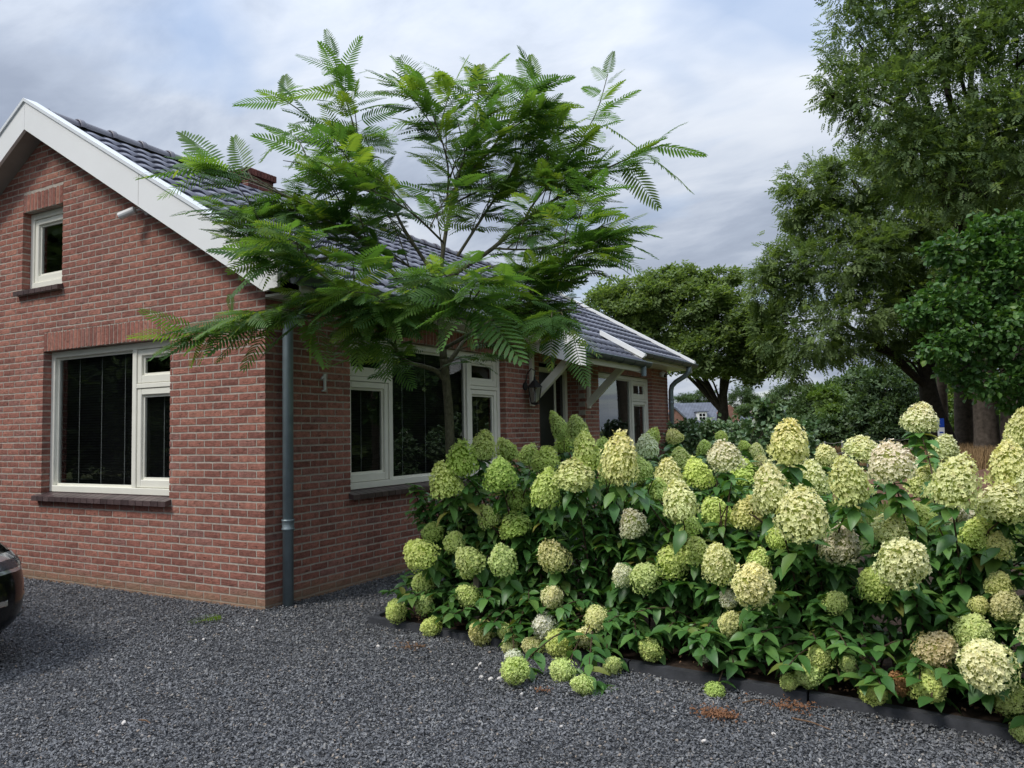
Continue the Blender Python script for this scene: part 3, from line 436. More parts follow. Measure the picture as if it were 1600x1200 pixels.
def sub(rect, hole):
    a, b, c, d = rect; e, f, g, h = hole
    if b <= e or a >= f or d <= g or c >= h: return [rect]
    out = []
    if a < e: out.append((a, e - .0, c, d))
    if b > f: out.append((f, b, c, d))
    m0, m1 = max(a, e), min(b, f)
    if c < g: out.append((m0, m1, c, g - .006))
    if d > h: out.append((m0, m1, h + .006, d))
    return out
def snap(r, holes):
    a, b, c, d = r
    for e, f, g, h in holes:
        if c < h - .01 and d > g + .01:
            if 0 <= e - b < .03: b = e
            if 0 <= a - f < .03: a = f
    return (a, b, c, d)
def brick_rects(u_end, ztop, holes, kind, umin=0.):
    """rects (u0,u1,z0,z1) for one wall, u measured away from the corner"""
    out = []; k = 0
    while Z0 + k * CH < ztop:
        z0 = Z0 + k * CH + .006; z1 = z0 + .0500; ev = k % 2 == 0
        u = 0.
        if kind == 'g':
            L = [(0, .2) if ev else (0, .094)]; u = .2115 if ev else .1065
        else:
            L = []; u = .1065 if ev else .2115
        while u < u_end: L.append((u, min(u + .1970, u_end))); u += PL
        for a, b in L:
            rs = [(a, b, z0, z1)]
            for h in holes: rs = [q for r in rs for q in sub(r, h)]
            rs = [snap(r, holes) for r in rs if r[1] - r[0] > .012]
            out += [(r, (kind == 'g' and a == 0, ev)) for r in rs if r[1] - r[0] > .02 and r[3] - r[2] > .014]
        k += 1
    return out
gh = [(-x1, -x0, z0, z1) for x0, x1, z0, z1 in OPG] + [(-x1 - .0, -x0 + .0, z1 - .001, z1 + SOLD + .004) for x0, x1, z0, z1 in OPG]
sh = [(a, b, c, d) for a, b, c, d in OPS] + [(a, b, d - .001, d + SOLD + .004) for a, b, c, d in OPS]
BR_ALL = []   # centre, rotation z, scale(x len, y depth mult, z height), wall
for (a, b, c, d), (corner, ev) in brick_rects(6.4, 4.7, gh, 'g'):
    if (c + d) / 2 > rtop(-(a + b) / 2) - .01: continue
    dy = 2.13 if (corner and not ev) else 1.
    BR_ALL.append(((-(a + b) / 2, 0, (c + d) / 2), 0., (b - a, dy, d - c), 0))
for (a, b, c, d), _ in brick_rects(10.5, 2.6, sh, 's'):
    BR_ALL.append(((0, (a + b) / 2, (c + d) / 2), R(90), (b - a, 1., d - c), 1))
for x0, x1, z0, z1 in OPG:
    n = max(3, round((x1 - x0) / .0645)); w = (x1 - x0) / n
    for i in range(n): BR_ALL.append(((x0 + (i + .5) * w, random.uniform(-.001, .001), z1 + SOLD / 2 + .003), 0., (w - .0115, 1., SOLD - .006), 0))
for y0, y1, z0, z1 in OPS:
    n = round((y1 - y0) / .0645); w = (y1 - y0) / n
    for i in range(n): BR_ALL.append(((0, y0 + (i + .5) * w, z1 + SOLD / 2 + .003), R(90), (w - .0115, 1., SOLD - .006), 1))
# door jambs, facing -Y and +Y
k = 0
while Z0 + k * CH < 2.34:
    z0 = Z0 + k * CH + .0325
    for x0, x1 in (((-.13, -.105 - .0), (-.335, -.14)) if k % 2 else ((-.23, -.105), (-.40, -.24))):
        BR_ALL.append((((x0 + x1) / 2, 6.421, z0), 0., (x1 - x0 - .004, .3, .0525), 1))
    k += 1
def scr(b):
    px, py, z = project(b[0]);
    if z <= 0 or not (-30 < px < 1630 and -30 < py < 1230): return 0
    return b[2][0] * b[2][2] / z ** 2 * (1 if b[3] == 0 else .6) * (0 if b[0][0] < -4.1 else 1)
BR_ALL.sort(key=scr, reverse=True)
bmesh_v = []
for s_, (V, Fc) in enumerate(BT): bmesh_v.append(np_mesh('brick_shape', V, Fc, 'brick'))
walls = [gw, sw]
for i, (c, rz, s, w) in enumerate(BR_ALL[:300]):
    link('brick', bmesh_v[i % 6], c, walls[w], rot=(0, 0, rz), scale=s)
for w in (0, 1):
    rest = [b for b in BR_ALL[300:] if b[3] == w]; VV = []; FF = []; RR = []; off = 0
    for t in range(6):
        g = rest[t::6]
        if not g: continue
        P = np.array([b[0] for b in g]); S = np.array([b[2] for b in g]); A = np.array([b[1] for b in g]); tv, tf = BT[t]
        v = tv[None] * S[:, None, :]; ca, sa = np.cos(A)[:, None], np.sin(A)[:, None]
        x = v[..., 0] * ca - v[..., 1] * sa; y = v[..., 0] * sa + v[..., 1] * ca
        v = np.stack([x, y, v[..., 2]], -1) + P[:, None]
        f = tf[None] + (np.arange(len(g)) * len(tv))[:, None, None] + off; off += len(g) * len(tv)
        VV.append(v.reshape(-1, 3)); FF.append(f.reshape(-1, 4)); RR.append(np.repeat(rng.random(len(g)), len(tf)))
    o = link('bricks', np_mesh('bricks', np.concatenate(VV), np.concatenate(FF), 'brick', (0, 0, 0), np.concatenate(RR)), (0, 0, 0), walls[w], kind='stuff')
# ---- windows
def G(u0, d0, z0, u1, d1, z1): return (u0, d0, z0, u1, d1, z1)
def S_(u0, d0, z0, u1, d1, z1): return (-d1, u0, z0, -d0, u1, z1)
def window(mp, u0, u1, z0, z1, mull=(), lights=(), blind=True, label=None):
    """lights: (ua,ub,za,zb,sash?) clear sizes between frame members"""
    fr = MB(); w = .062; D0, D1 = .085, .165
    fr.cbox(*mp(u0, D0, z0, u0 + w, D1, z1), .004); fr.cbox(*mp(u1 - w, D0, z0, u1, D1, z1), .004)
    fr.cbox(*mp(u0 + w, D0 + .001, z1 - w, u1 - w, D1, z1), .004); fr.cbox(*mp(u0 + w, D0 - .012, z0, u1 - w, D1, z0 + w), .004)
    for m_ in mull:
        if m_[0] == 'v': fr.cbox(*mp(m_[1] - .03, D0 + .001, z0 + w, m_[1] + .03, D1, z1 - w), .004)
        else: fr.cbox(*mp(m_[1], D0 + .003, m_[3] - .022, m_[2], D1, m_[3] + .022), .004)
    root = part('window', fr, 'cream_paint', label=label)
    for ua, ub, za, zb, sash in lights:
        if sash:
            s = MB(); q = .058; a, b = D0 + .012, D1 - .012
            ua += .004; ub -= .004; za += .004; zb -= .004
            s.cbox(*mp(ua, a, za, ua + q, b, zb), .005); s.cbox(*mp(ub - q, a, za, ub, b, zb), .005)
            s.cbox(*mp(ua + q, a, zb - q, ub - q, b, zb), .005); s.cbox(*mp(ua + q, a, za, ub - q, b, za + q * 1.25), .005)
            s.build('sash', 'cream_paint', root); ua += q; ub -= q; zb -= q; za += q * 1.25
        s = MB(); q = .022; a, b = D0 + .035, D1 - .02
        s.box(*mp(ua, a, za, ua + q, b, zb)); s.box(*mp(ub - q, a, za, ub, b, zb)); s.box(*mp(ua + q, a, zb - q, ub - q, b, zb)); s.box(*mp(ua + q, a, za, ub - q, b, za + q))
        s.build('bead', 'cream_paint', root)
        MB().box(*mp(ua + .012, D1 - .035, za + .012, ub - .012, D1 - .029, zb - .012)).build('pane', 'glass', root)
        if blind and zb - za > .5:
            s = MB(); z = za
            while z < zb: 
                k_ = [mp(ua - .02, .215, z, ub + .02, .2155, z + .001), mp(ua - .02, .200, z + .020, ub + .02, .2005, z + .021)]
                if mp is G: s.add([(k_[0][0], k_[0][1], z), (k_[0][3], k_[0][1], z), (k_[0][3], k_[1][1], z + .020), (k_[0][0], k_[1][1], z + .020)], [(0, 1, 2, 3)])
                else: s.add([(k_[0][0], k_[0][1], z), (k_[0][0], k_[0][4], z), (k_[1][0], k_[0][4], z + .020), (k_[1][0], k_[0][1], z + .020)], [(0, 1, 2, 3)])
                z += .026
            s.build('blind', 'blind', root, kind='stuff'); s = MB(); n = 3 if ub - ua > .8 else 1
            for i in range(n):
                c = ua + (ub - ua) * (i + .7) / (n + .4); s.box(*mp(c - .005, .192, za, c + .005, .195, zb))
            s.build('blind_cord', 'cord', root, kind='stuff')
    return root
window(G, -3.17, -1.19, .885, 2.31, [('v', -1.82), ('h', -1.79, -1.252, 1.90)], [(-3.108, -1.85, .947, 2.248, False), (-1.79, -1.252, .947, 1.878, True), (-1.79, -1.252, 1.922, 2.248, True)], label='wide three part window in the gable wall')
window(G, -3.59, -2.87, 3.005, 3.815, [], [(-3.528, -2.932, 3.067, 3.753, True)], False, label='small attic window high in the gable')
window(S_, 1.04, 3.97, .885, 2.36, [('v', 1.76), ('v', 3.235), ('h', 1.102, 1.73, 1.945), ('h', 3.265, 3.908, 1.945)],
       [(1.79, 3.205, .947, 2.298, False), (1.102, 1.73, .947, 1.923, True), (1.102, 1.73, 1.967, 2.298, True), (3.265, 3.908, .947, 1.923, True), (3.265, 3.908, 1.967, 2.298, True)], label='five part window in the side wall behind the tree')
window(S_, 6.98, 9.55, .885, 2.345, [('v', 8.72), ('h', 8.75, 9.488, 1.93)],
       [(7.042, 8.69, .947, 2.283, False), (8.75, 9.488, .947, 1.908, True), (8.75, 9.488, 1.952, 2.283, True)], label='window beyond the front door')
def sill(mp, u0, u1, z):
    base = MB(); base.box(*mp(u0 - .02, -.030, z - .050, u1 + .02, .11, z - .012)); b = part('window_sill', base, 'mortar')
    n = round((u1 - u0 + .06) / .105); w = (u1 - u0 + .06) / n
    sgn = 1
    for i in range(n):
        a = u0 - .03 + i * w; s = MB(); q = (a + .003, a + w - .004)
        poly = [(-.058, z - .052), (-.058, z - .006), (.09, z + .030), (.09, z - .02)]
        if mp is G: s.prism([(y, zz) for y, zz in poly], 0, q[0], q[1])
        else: s.prism([(-y, zz) for y, zz in poly], 1, q[0], q[1])
        s.rv = random.random(); s.r = [s.rv] * len(s.f); s.build('sill_brick', 'sill_brick', b)
sill(G, -3.21, -1.19, .855); sill(G, -3.62, -2.87, 2.975); sill(S_, 1.04, 4.0, .855); sill(S_, 6.95, 9.58, .855)
# ---- front door in its recess
fr = MB(); fr.cbox(-.36, 6.335, 0, -.29, 6.415, 2.34); fr.cbox(-.36, 4.905, 0, -.29, 4.985, 2.34); fr.cbox(-.36, 4.986, 2.27, -.29, 6.334, 2.34); fr.cbox(-.36, 5.98, .0, -.30, 6.03, 2.269)
door = part('front_door', fr, 'cream_paint')
MB().cbox(-.345, 4.99, .02, -.31, 5.975, 2.265).build('door_leaf', 'dark_door', door)
MB().box(-.345, 6.034, .02, -.335, 6.331, 2.265).build('side_pane', 'dark_glass', door)
MB().tube([(-.27, 5.12, .8), (-.27, 5.12, 1.5)], .014).build('door_handle', 'zinc', door)
part('doorstep', MB().cbox(-.36, 4.91, 0, .25, 6.41, .06, .008), 'kerb')
# ---- roof deck, soffits, boards
eave_x = .43
dk = lambda x: 4.765 - SL * abs(x - RX)
mb = MB()
mb.prism([(RX, 4.70), (eave_x, dk(eave_x) - .065), (eave_x, dk(eave_x) - .03), (RX, dk(RX) - .03), (-6.8, dk(-6.8) - .03), (-6.8, dk(-6.8) - .065)], 1, -.185, 10.74)
part('roof_deck', mb, 'soffit')
s = MB(); s.add([(RX, -.19, 4.585), (RX, .0, 4.585), (.22, .0, 2.575), (.22, -.19, 2.575)], [(0, 1, 2, 3)]); s.add([(RX, -.19, 4.585), (RX, .0, 4.585), (-6.6, .0, 2.575), (-6.6, -.19, 2.575)], [(0, 1, 2, 3)])
part('gable_soffit', s, 'soffit', fix=False)
for sg, lab in ((1, 'right white board of the gable'), (-1, 'left white board of the gable')):
    X = lambda x: x if sg > 0 else 2 * RX - x
    b = MB(); b.prism([(X(RX + .002), 4.57), (X(.22), 2.548), (X(.37), 2.568), (X(.37), 2.775), (X(RX + .002), 4.86)], 1, -.22, -.19); bb = part('bargeboard', b, 'white_paint', label=lab)
    for jx in (-1.35,):
        z_ = 4.86 - .585 * (jx - RX); q_ = MB(); q_.prism([(X(jx), z_ - .29), (X(jx + .004), z_ - .292), (X(jx + .004), z_ - .004), (X(jx), z_ - .002)], 1, -.2206, -.2195); q_.build('board_joint', 'soffit', bb)
    t = MB(); t.prism([(X(RX), 4.861), (X(.40), 2.761), (X(.40), 2.795), (X(RX), 4.895)], 1, -.236, -.10); t.build('verge_trim', 'trim_metal', bb)
b = MB(); b.prism([(RX, 4.56), (.43, 2.50), (.43, 2.70), (RX, 4.80)], 1, 10.755, 10.78); bb = part('bargeboard', b, 'white_paint', label='white board of the far gable end')
MB().prism([(RX, 4.801), (.50, 2.675), (.50, 2.735), (RX, 4.861)], 1, 10.70, 10.80).build('verge_trim', 'white_paint', bb)
for a, b in ((.0, 4.44), (6.79, 10.74)): part('eaves_board', MB().prism([(.004, 2.555), (.40, 2.555), (.40, 2.70), (.38, 2.70), (.38, 2.575), (.004, 2.575)], 1, a, b), 'cream_paint')
# ---- roof tiles
def tile_template():
    n = 8; V = []; W = .2; L = .375
    for j, (v, w0) in enumerate(((0, 0.006), (L, .030), (L, .006))):
        for i in range(n + 1):
            u = -W / 2 + W * i / n; w = .036 * abs(math.cos(math.pi * (i / n - .5))) ** .75
            V.append((u, v, w0 + w if j < 2 else w0 + w - .012))
    Fc = [(j * (n + 1) + i, j * (n + 1) + i + 1, (j + 1) * (n + 1) + i + 1, (j + 1) * (n + 1) + i) for j in range(2) for i in range(n)]
    return np.array(V), np.array(Fc)
TV, TF = tile_template(); al = math.atan(SL); ca, sa = math.cos(al), math.sin(al)
TR = Matrix(((0, ca, sa), (-1, 0, 0), (0, -sa, ca))); TRn = np.array(TR); TQ = TR.to_quaternion()
rows = 12; slen = (eave_x + .06 - RX - .05) / ca; rp = slen / rows; tiles = []
for r_ in range(rows):
    v = .05 + r_ * rp; x = RX + v * ca; z = 4.765 - v * sa - .025
    for c in range(54): tiles.append((x, -.085 + .1 + c * .2003, z))
for r_ in range(2):
    v = .05 + (rows + r_ * .72 - .0) * rp - .10; x = RX + v * ca; z = 4.765 - v * sa - .022 - .008
    for c in range(11): tiles.append((x, 4.57 + c * .2003 + .0, z))
tme = np_mesh('roof_tile_shape', TV, TF, 'roof_tile'); tme.polygons.foreach_set('use_smooth', [True] * 8 + [False] * 8)
roof = part('roof', MB().prism([(RX - .02, 4.70), (RX + .02, 4.70), (RX + .02, 4.78), (RX - .02, 4.78)], 1, -.1, 10.7), 'soffit')
def tscr(t):
    px, py, z = project(t)
    if z <= 0 or not (0 < px < 1600 and 0 < py < 1200): return 0
    hid = 460 < px < 850 and not (t[1] > 4.3 and t[0] > .2)
    return (1 / z ** 2) * (.15 if hid else 1)
tiles.sort(key=tscr, reverse=True)
for t in tiles[:300]: link('roof_tile', tme, t, roof, rot=tuple(TQ))
rest = np.array(tiles[300:]); n = len(rest)
v1, f1 = stamp(TV, TF, rest, np.repeat(TRn[None], n, 0), np.ones(n))
TL = np.array(Matrix(((0, -ca, -sa), (1, 0, 0), (0, -sa, ca)))); left = []
for r_ in range(rows):
    v = .05 + r_ * rp
    for c in range(54): left.append((RX - v * ca, .015 + c * .2003, 4.765 - v * sa - .025))
left = np.array(left); v2, f2 = stamp(TV, TF, left, np.repeat(TL[None], len(left), 0), np.ones(len(left)))
link('roof_tiles', np_mesh('roof_tiles', np.concatenate([v1, v2]), np.concatenate([f1, f2 + len(v1)]), 'roof_tile', rnd=np.repeat(rng.random(n + len(left)), len(TF))), (0, 0, 0), roof, kind='stuff').data.polygons.foreach_set('use_smooth', ([True] * 8 + [False] * 8) * (n + len(left)))
# ridge
def ridge_mesh():
    mb = MB(); seg = 10; V = []
    prof = [(0, .108), (.05, .112), (.062, .098), (.40, .088)]
    for y, r_ in prof:
        for k in range(seg + 1):
            w = math.pi * (k / seg) ; V.append((math.cos(w) * r_ * 1.05, y, math.sin(w) * r_ - .02))
    V2 = [(x * .9, 0, z * .9 - .002) for x, y, z in V[:seg + 1]]
    mb.add(V + V2, [(j * (seg + 1) + k, j * (seg + 1) + k + 1, (j + 1) * (seg + 1) + k + 1, (j + 1) * (seg + 1) + k) for j in range(len(prof) - 1) for k in range(seg)] + [(k, 4 * (seg + 1) + k, 4 * (seg + 1) + k + 1, k + 1) for k in range(seg)])
    return mb.mesh('ridge_tile_shape', 'ridge_tile', smooth=True)
rm_ = ridge_mesh()
for i in range(29): link('ridge_tile', rm_, (RX, -.06 + i * .37, 4.775), roof)
# chimney
CY, CXc = 2.70, RX
mb = MB(); mb.box(CXc - .27, CY - .27, 4.3, CXc + .27, CY + .27, 4.90); chim = part('chimney', mb, 'mortar')
for k in range(9):
    z = 4.34 + k * CH
    for side in range(4):
        cnt = [(-.27, -.05), (-.04, .17), (.18, .27)] if (k + side) % 2 else [(-.27, -.16), (-.15, .06), (.07, .27)]
        for a, b in cnt:
            bx = {0: (CXc + a, CY - .276, CXc + b, CY - .20), 1: (CXc + .20, CY + a, CXc + .276, CY + b), 2: (CXc + a, CY + .20, CXc + b, CY + .276), 3: (CXc - .276, CY + a, CXc - .20, CY + b)}[side]
            if side in (0, 1): 
                s = MB(); s.rv = random.random(); s.cbox(bx[0], bx[1], z, bx[2], bx[3], z + .052, .003); s.build('brick', 'chimney_brick', chim)
for side in (0, 1, 2, 3):
    for i in range(9):
        a = -.315 + i * .07
        bx = {0: (CXc + a, CY - .315, CXc + a + .062, CY - .2), 1: (CXc + .2, CY + a, CXc + .315, CY + a + .062), 2: (CXc + a, CY + .2, CXc + a + .062, CY + .315), 3: (CXc - .315, CY + a, CXc - .2, CY + a + .062)}[side]
        if side in (2, 3) : continue
        s = MB(); s.rv = random.random(); s.cbox(bx[0], bx[1], 4.905 + side * .001, bx[2], bx[3], 5.005 + side * .001, .004); s.build('cap_brick', 'chimney_brick', chim)
MB().box(CXc - .312, CY - .22, 4.903, CXc + .21, CY + .312, 5.0).build('cap_slab', 'mortar', chim)
chim.scale = (.80, .80, .88); chim.location = (CXc * .2, CY * .2, 4.3 * .12)
mb = MB(); mb.tube([(CXc - .02, CY + .08, 4.99), (CXc - .02, CY + .08, 5.05), (CXc - .02, CY + .08, 5.10)], [.085, .095, .085], 14); mb.build('chimney_pot', 'pot_clay', chim)
# gutters
def gutter(x, z, y0, y1, r_, brk):
    g = MB(); seg = 9; P = [(x + r_ * math.cos(math.pi + math.pi * k / seg), z + r_ * math.sin(math.pi + math.pi * k / seg)) for k in range(seg + 1)]
    Q = [(x + (r_ - .006) * math.cos(2 * math.pi - math.pi * k / seg), z + (r_ - .006) * math.sin(2 * math.pi - math.pi * k / seg)) for k in range(seg + 1)]
    g.prism(P + Q, 1, y0, y1); g.prism(P, 1, y0 - .004, y0); g.prism(P, 1, y1, y1 + .004)
    o = part('gutter', g, 'zinc_dark'); MB().tube([(x + r_ - .002, y0, z), (x + r_ - .002, y1, z)], .010, 8).build('gutter_bead', 'zinc', o)
    y = y0 + .25
    while y < y1:
        b = MB(); b.prism([(x + (r_ + .006) * math.cos(math.pi + math.pi * k / seg), z + (r_ + .006) * math.sin(math.pi + math.pi * k / seg)) for k in range(seg + 1)], 1, y - .016, y + .016); b.build('gutter_bracket', 'zinc_dark', o); y += brk
    return o
gutter(.475, 2.665, -.15, 4.43, .072, .62); gutter(.475, 2.665, 6.82, 10.82, .072, .55); gutter(.90, 2.405, 4.50, 6.80, .068, .45)
# porch canopy
can = part('porch_canopy', MB().prism([(.0, 2.60), (.0, 2.54), (.80, 2.27), (.84, 2.27), (.84, 2.45), (.43, 2.66)], 1, 4.52, 6.70), 'cream_paint')
MB().prism([(.02, 2.50), (.86, 2.22), (.905, 2.22), (.905, 2.455), (.43, 2.72), (.02, 2.9)], 1, 4.44, 4.465).build('fascia', 'white_paint', can)
MB().prism([(.02, 2.50), (.82, 2.25), (.82, 2.50), (.43, 2.72), (.02, 2.9)], 1, 6.755, 6.78).build('fascia', 'white_paint', can)
MB().prism([(.15, 2.895), (.84, 2.49), (.88, 2.52), (.88, 2.55), (.15, 2.97)], 1, 6.72, 6.80).build('verge_trim', 'white_paint', can)
MB().prism([(.15, 2.895), (.84, 2.49), (.88, 2.52), (.88, 2.55), (.15, 2.97)], 1, 4.435, 4.52).build('verge_trim', 'white_paint', can)
for y in (4.64, 6.52):
    b = MB(); b.bar((.008, y, 1.80), (.60, y, 2.36), .07, .10, side=(0, 1, 0)); b.build('brace', 'cream_paint', can)
    MB().cbox(.002, y - .036, 1.74, .05, y + .036, 2.52).build('brace_post', 'cream_paint', can)
# downpipes
def pipe_run(pts, r_, mat, collars):
    o = part('downpipe', MB().tube(pts, r_, 14), mat, smooth=True)
    for z, x, y in collars:
        MB().tube([(x, y, z), (x, y, z + .012), (x, y, z + .018), (x, y, z + .068), (x, y, z + .074), (x, y, z + .086)], [r_ + .010, r_ + .010, r_ + .005, r_ + .005, r_ + .010, r_ + .010], 14).build('pipe_collar', mat, o, smooth=True)
    return o
pipe_run([(.085, .17, -.02), (.085, .17, 2.28), (.10, .17, 2.34), (.42, .17, 2.52), (.475, .17, 2.56), (.475, .17, 2.62)], .0445, 'zinc', [(.635, .085, .17)])
pipe_run([(.095, 10.40, -.02), (.095, 10.40, 2.14), (.12, 10.40, 2.24), (.20, 10.40, 2.32), (.38, 10.40, 2.42), (.46, 10.40, 2.50), (.475, 10.40, 2.62)], .05, 'zinc', [(1.9, .095, 10.40)])
part('outlet_spout', MB().tube([(.90, 6.6, 2.36), (.90, 6.6, 2.20)], .04, 10), 'zinc')
# ------------------------------------------------------------ things fixed to the house
num = MB(); Y = .665; z = 1.88
num.prism([(Y + .005, z + .075), (Y + .03, z + .075), (Y + .03, z - .075), (Y + .005, z - .075), (Y + .005, z + .04), (Y - .028, z + .022), (Y - .028, z + .042), (Y - .005, z + .056)], 0, .012, .024)
num.prism([(Y - .018, z - .083), (Y - .018, z - .070), (Y + .03, z - .070), (Y + .03, z - .083)], 0, .010, .024)
num.build('house_number', 'white_plastic', None, loc=(0, Y, z), label='white house number 1 on the brick beside the downpipe', category='house number')
lam = thing('wall_lantern', 'black carriage lantern on the brick pier left of the porch', 'lamp', (0, 4.48, 1.98))
LX, LY, LZ = .15, 4.48, 1.90
MB().tube([(.0, LY, LZ + .10), (.018, LY, LZ + .10)], .055, 12).build('back_plate', 'black_metal', lam)
MB().tube([(.01, LY, LZ + .12), (.04, LY, LZ + .26), (.10, LY, LZ + .33), (.16, LY, LZ + .30), (LX, LY, LZ + .22)], .008, 8).build('arm', 'black_metal', lam)
def hexring(r1, z1, r2, z2, mat, name, par, hollow=False):
    mb = MB(); V = [(LX + r * math.cos(math.pi / 3 * k), LY + r * math.sin(math.pi / 3 * k), z) for r, z in ((r1, z1), (r2, z2)) for k in range(6)]
    mb.add(V, [(k, (k + 1) % 6, 6 + (k + 1) % 6, 6 + k) for k in range(6)] + ([] if hollow else [tuple(range(5, -1, -1)), tuple(range(6, 12))])); return mb.build(name, mat, par)
hexring(.115, LZ + .08, .03, LZ + .17, 'black_metal', 'lantern_roof', lam); hexring(.02, LZ + .17, .012, LZ + .22, 'black_metal', 'finial', lam)
hexring(.095, LZ + .078, .060, LZ - .12, 'glass', 'lantern_glass', lam, True)
cg = MB()
for k in range(6):
    c, s = math.cos(math.pi / 3 * k), math.sin(math.pi / 3 * k); cg.tube([(LX + .097 * c, LY + .097 * s, LZ + .085), (LX + .062 * c, LY + .062 * s, LZ - .122)], .006, 6)
cg.tube([(LX, LY, LZ - .12), (LX, LY, LZ - .14), (LX, LY, LZ - .155)], [.064, .05, .01], 6); cg.build('lantern_cage', 'black_metal', lam)
MB().tube([(LX, LY, LZ - .10), (LX, LY, LZ + .0), (LX, LY, LZ + .03)], [.016, .018, .004], 8).build('candle_bulb', 'white_plastic', lam)
cm = thing('security_camera', 'white bullet camera high on the gable under the white board', 'security camera', (-1.50, 0, 3.50))
MB().tube([(-1.50, -.001, 3.50), (-1.50, -.03, 3.50)], .034, 12).build('mount', 'white_plastic', cm)
MB().tube([(-1.50, -.03, 3.50), (-1.53, -.075, 3.515), (-1.58, -.10, 3.50)], .012, 8).build('arm', 'white_plastic', cm)
MB().tube([(-1.56, -.095, 3.51), (-1.565, -.10, 3.509), (-1.70, -.16, 3.455)], [.02, .036, .036], 14).build('camera_housing', 'white_plastic', cm, smooth=False)
MB().tube([(-1.699, -.1595, 3.4555), (-1.704, -.162, 3.4535)], .028, 12).build('lens', 'dark_glass', cm)
dc = thing('security_camera', 'white dome camera under the eaves at the far end of the side wall', 'security camera', (0, 10.05, 2.45))
MB().tube([(.0, 10.05, 2.46), (.05, 10.05, 2.46), (.10, 10.05, 2.44)], [.05, .06, .055], 14).build('camera_housing', 'white_plastic', dc, smooth=True)
MB().tube([(.095, 10.04, 2.442), (.128, 10.03, 2.43), (.14, 10.028, 2.427)], [.045, .036, .012], 14).build('lens', 'dark_glass', dc, smooth=True)
bell = thing('doorbell', 'black and white doorbell on the post beside the front door', 'doorbell', (-.27, 6.37, 1.45))
MB().cbox(-.29, 6.345, 1.40, -.268, 6.395, 1.50).build('bell_body', 'black_metal', bell); MB().cbox(-.29, 6.347, 1.335, -.269, 6.393, 1.398).build('bell_button', 'white_plastic', bell)
# ------------------------------------------------------------ hydrangeas
def leaf_mesh(name, mat, L=1., W=.5, fold=.16, curl=.12, seed=0):
    r = random.Random(seed); T = [(.22, .38), (.48, .5), (.74, .33)]; mb = MB(); V = [(0, 0, 0)]
    for t, w in T:
        z = -curl * (t ** 2); V += [(t * L, -w * W * r.uniform(.9, 1.1), z + fold * w * W), (t * L, 0, z), (t * L, w * W * r.uniform(.9, 1.1), z + fold * w * W)]
    V.append((L, r.uniform(-.03, .03), -curl * 1.15))
    Fc = [(0, 2, 1), (0, 3, 2), (1, 2, 5, 4), (2, 3, 6, 5), (4, 5, 8, 7), (5, 6, 9, 8), (7, 8, 10), (8, 9, 10)]
    return V, Fc
HL = []
for s in range(4):
    V, Fc = leaf_mesh('x', None, 1., .52 + .05 * (s % 2), .35, .10 + .10 * s, s); mb = MB(); mb.add(V, Fc); HL.append((mb.mesh('hydrangea_leaf_shape', 'hydrangea_leaf', smooth=True), np.array(V), Fc))
def head_mesh(seed, n=560):
    r = np.random.default_rng(seed); P = []; N = []
    gold = math.pi * (3 - 5 ** .5)
    k = r.uniform(.85, 1.15); lump = r.uniform(-.13, .13, 8); bend = r.uniform(-.12, .12, 2)
    for i in range(n):
        t = (i + .5) / n; z = -.46 + .96 * (t ** .95); a = i * gold
        q = (z + .46) / .96
        rad = .5 * min(1., (q / .16 + .35)) * (1 - max(0, (q - .12) / .88) ** (2.1 * k)) ** .62 if q < 1 else 0
        rad *= 1 + lump[int(a * 8 / (2 * math.pi)) % 8] * math.sin(q * 9)
        p = np.array([rad * math.cos(a) + bend[0] * q * q, rad * math.sin(a) + bend[1] * q * q, z + .04 * math.sin(a * 2 + seed)]); nn = np.array([math.cos(a) * (1.1 - q * .8), math.sin(a) * (1.1 - q * .8), (q - .25) * 1.5]); nn /= np.linalg.norm(nn)
        p += nn * (r.uniform(-.07, .02) + (.05 * r.random() if r.random() < .12 else 0)) + r.normal(0, .014, 3); P.append(p); N.append(nn + r.normal(0, .38, 3))
    P = np.array(P); N = np.array(N); N /= np.linalg.norm(N, axis=1, keepdims=True)
    tv = [(0, 0, -.15)]; tf = []
    for j in range(4):
        a = math.pi / 2 * j + .1; c, s = math.cos(a), math.sin(a); rot = lambda x, y: (x * c - y * s, x * s + y * c)
        for x, y, z in ((.42, -.36, .05), (1., -.10 + .12 * (j % 2), .20), (.42, .36, .05)): tv.append((*rot(x, y), z))
        tf.append((0, 1 + 3 * j, 2 + 3 * j, 3 + 3 * j))
    tv = np.array(tv); tf = np.array(tf)
    fw = np.cross(N, r.normal(0, 1, (n, 3))); Rm = frames(fw, N); V, Fc = stamp(tv, tf, P, Rm, r.uniform(.042, .072, n))
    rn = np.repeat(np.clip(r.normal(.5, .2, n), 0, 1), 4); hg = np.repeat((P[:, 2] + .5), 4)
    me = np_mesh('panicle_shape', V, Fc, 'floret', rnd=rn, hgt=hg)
    # inner core, so that the head is not see-through
    me2 = MB(); me2.tube([(0, 0, -.50), (0, 0, -.34), (0, 0, -.1), (0, 0, .2), (0, 0, .38)], [.03, .33, .40, .26, .05], 10)
    bm = bmesh.new(); bm.from_mesh(me); bm.to_mesh(me); bm.free()
    core = me2.mesh('panicle_core_shape', 'flower_core')
    return me, core
HM = [head_mesh(s) for s in range(6)]
TK = 1.20
TINT = {'g': (.62, .69, .26), 'd': (.44, .55, .16), 'c': (.75, .70, .38), 't': (.64, .62, .31), 'p': (.80, .66, .52), 'k': (.74, .70, .48), 'w': (.74, .74, .60), 'b': (.36, .20, .10), 'q': (.74, .62, .38)}
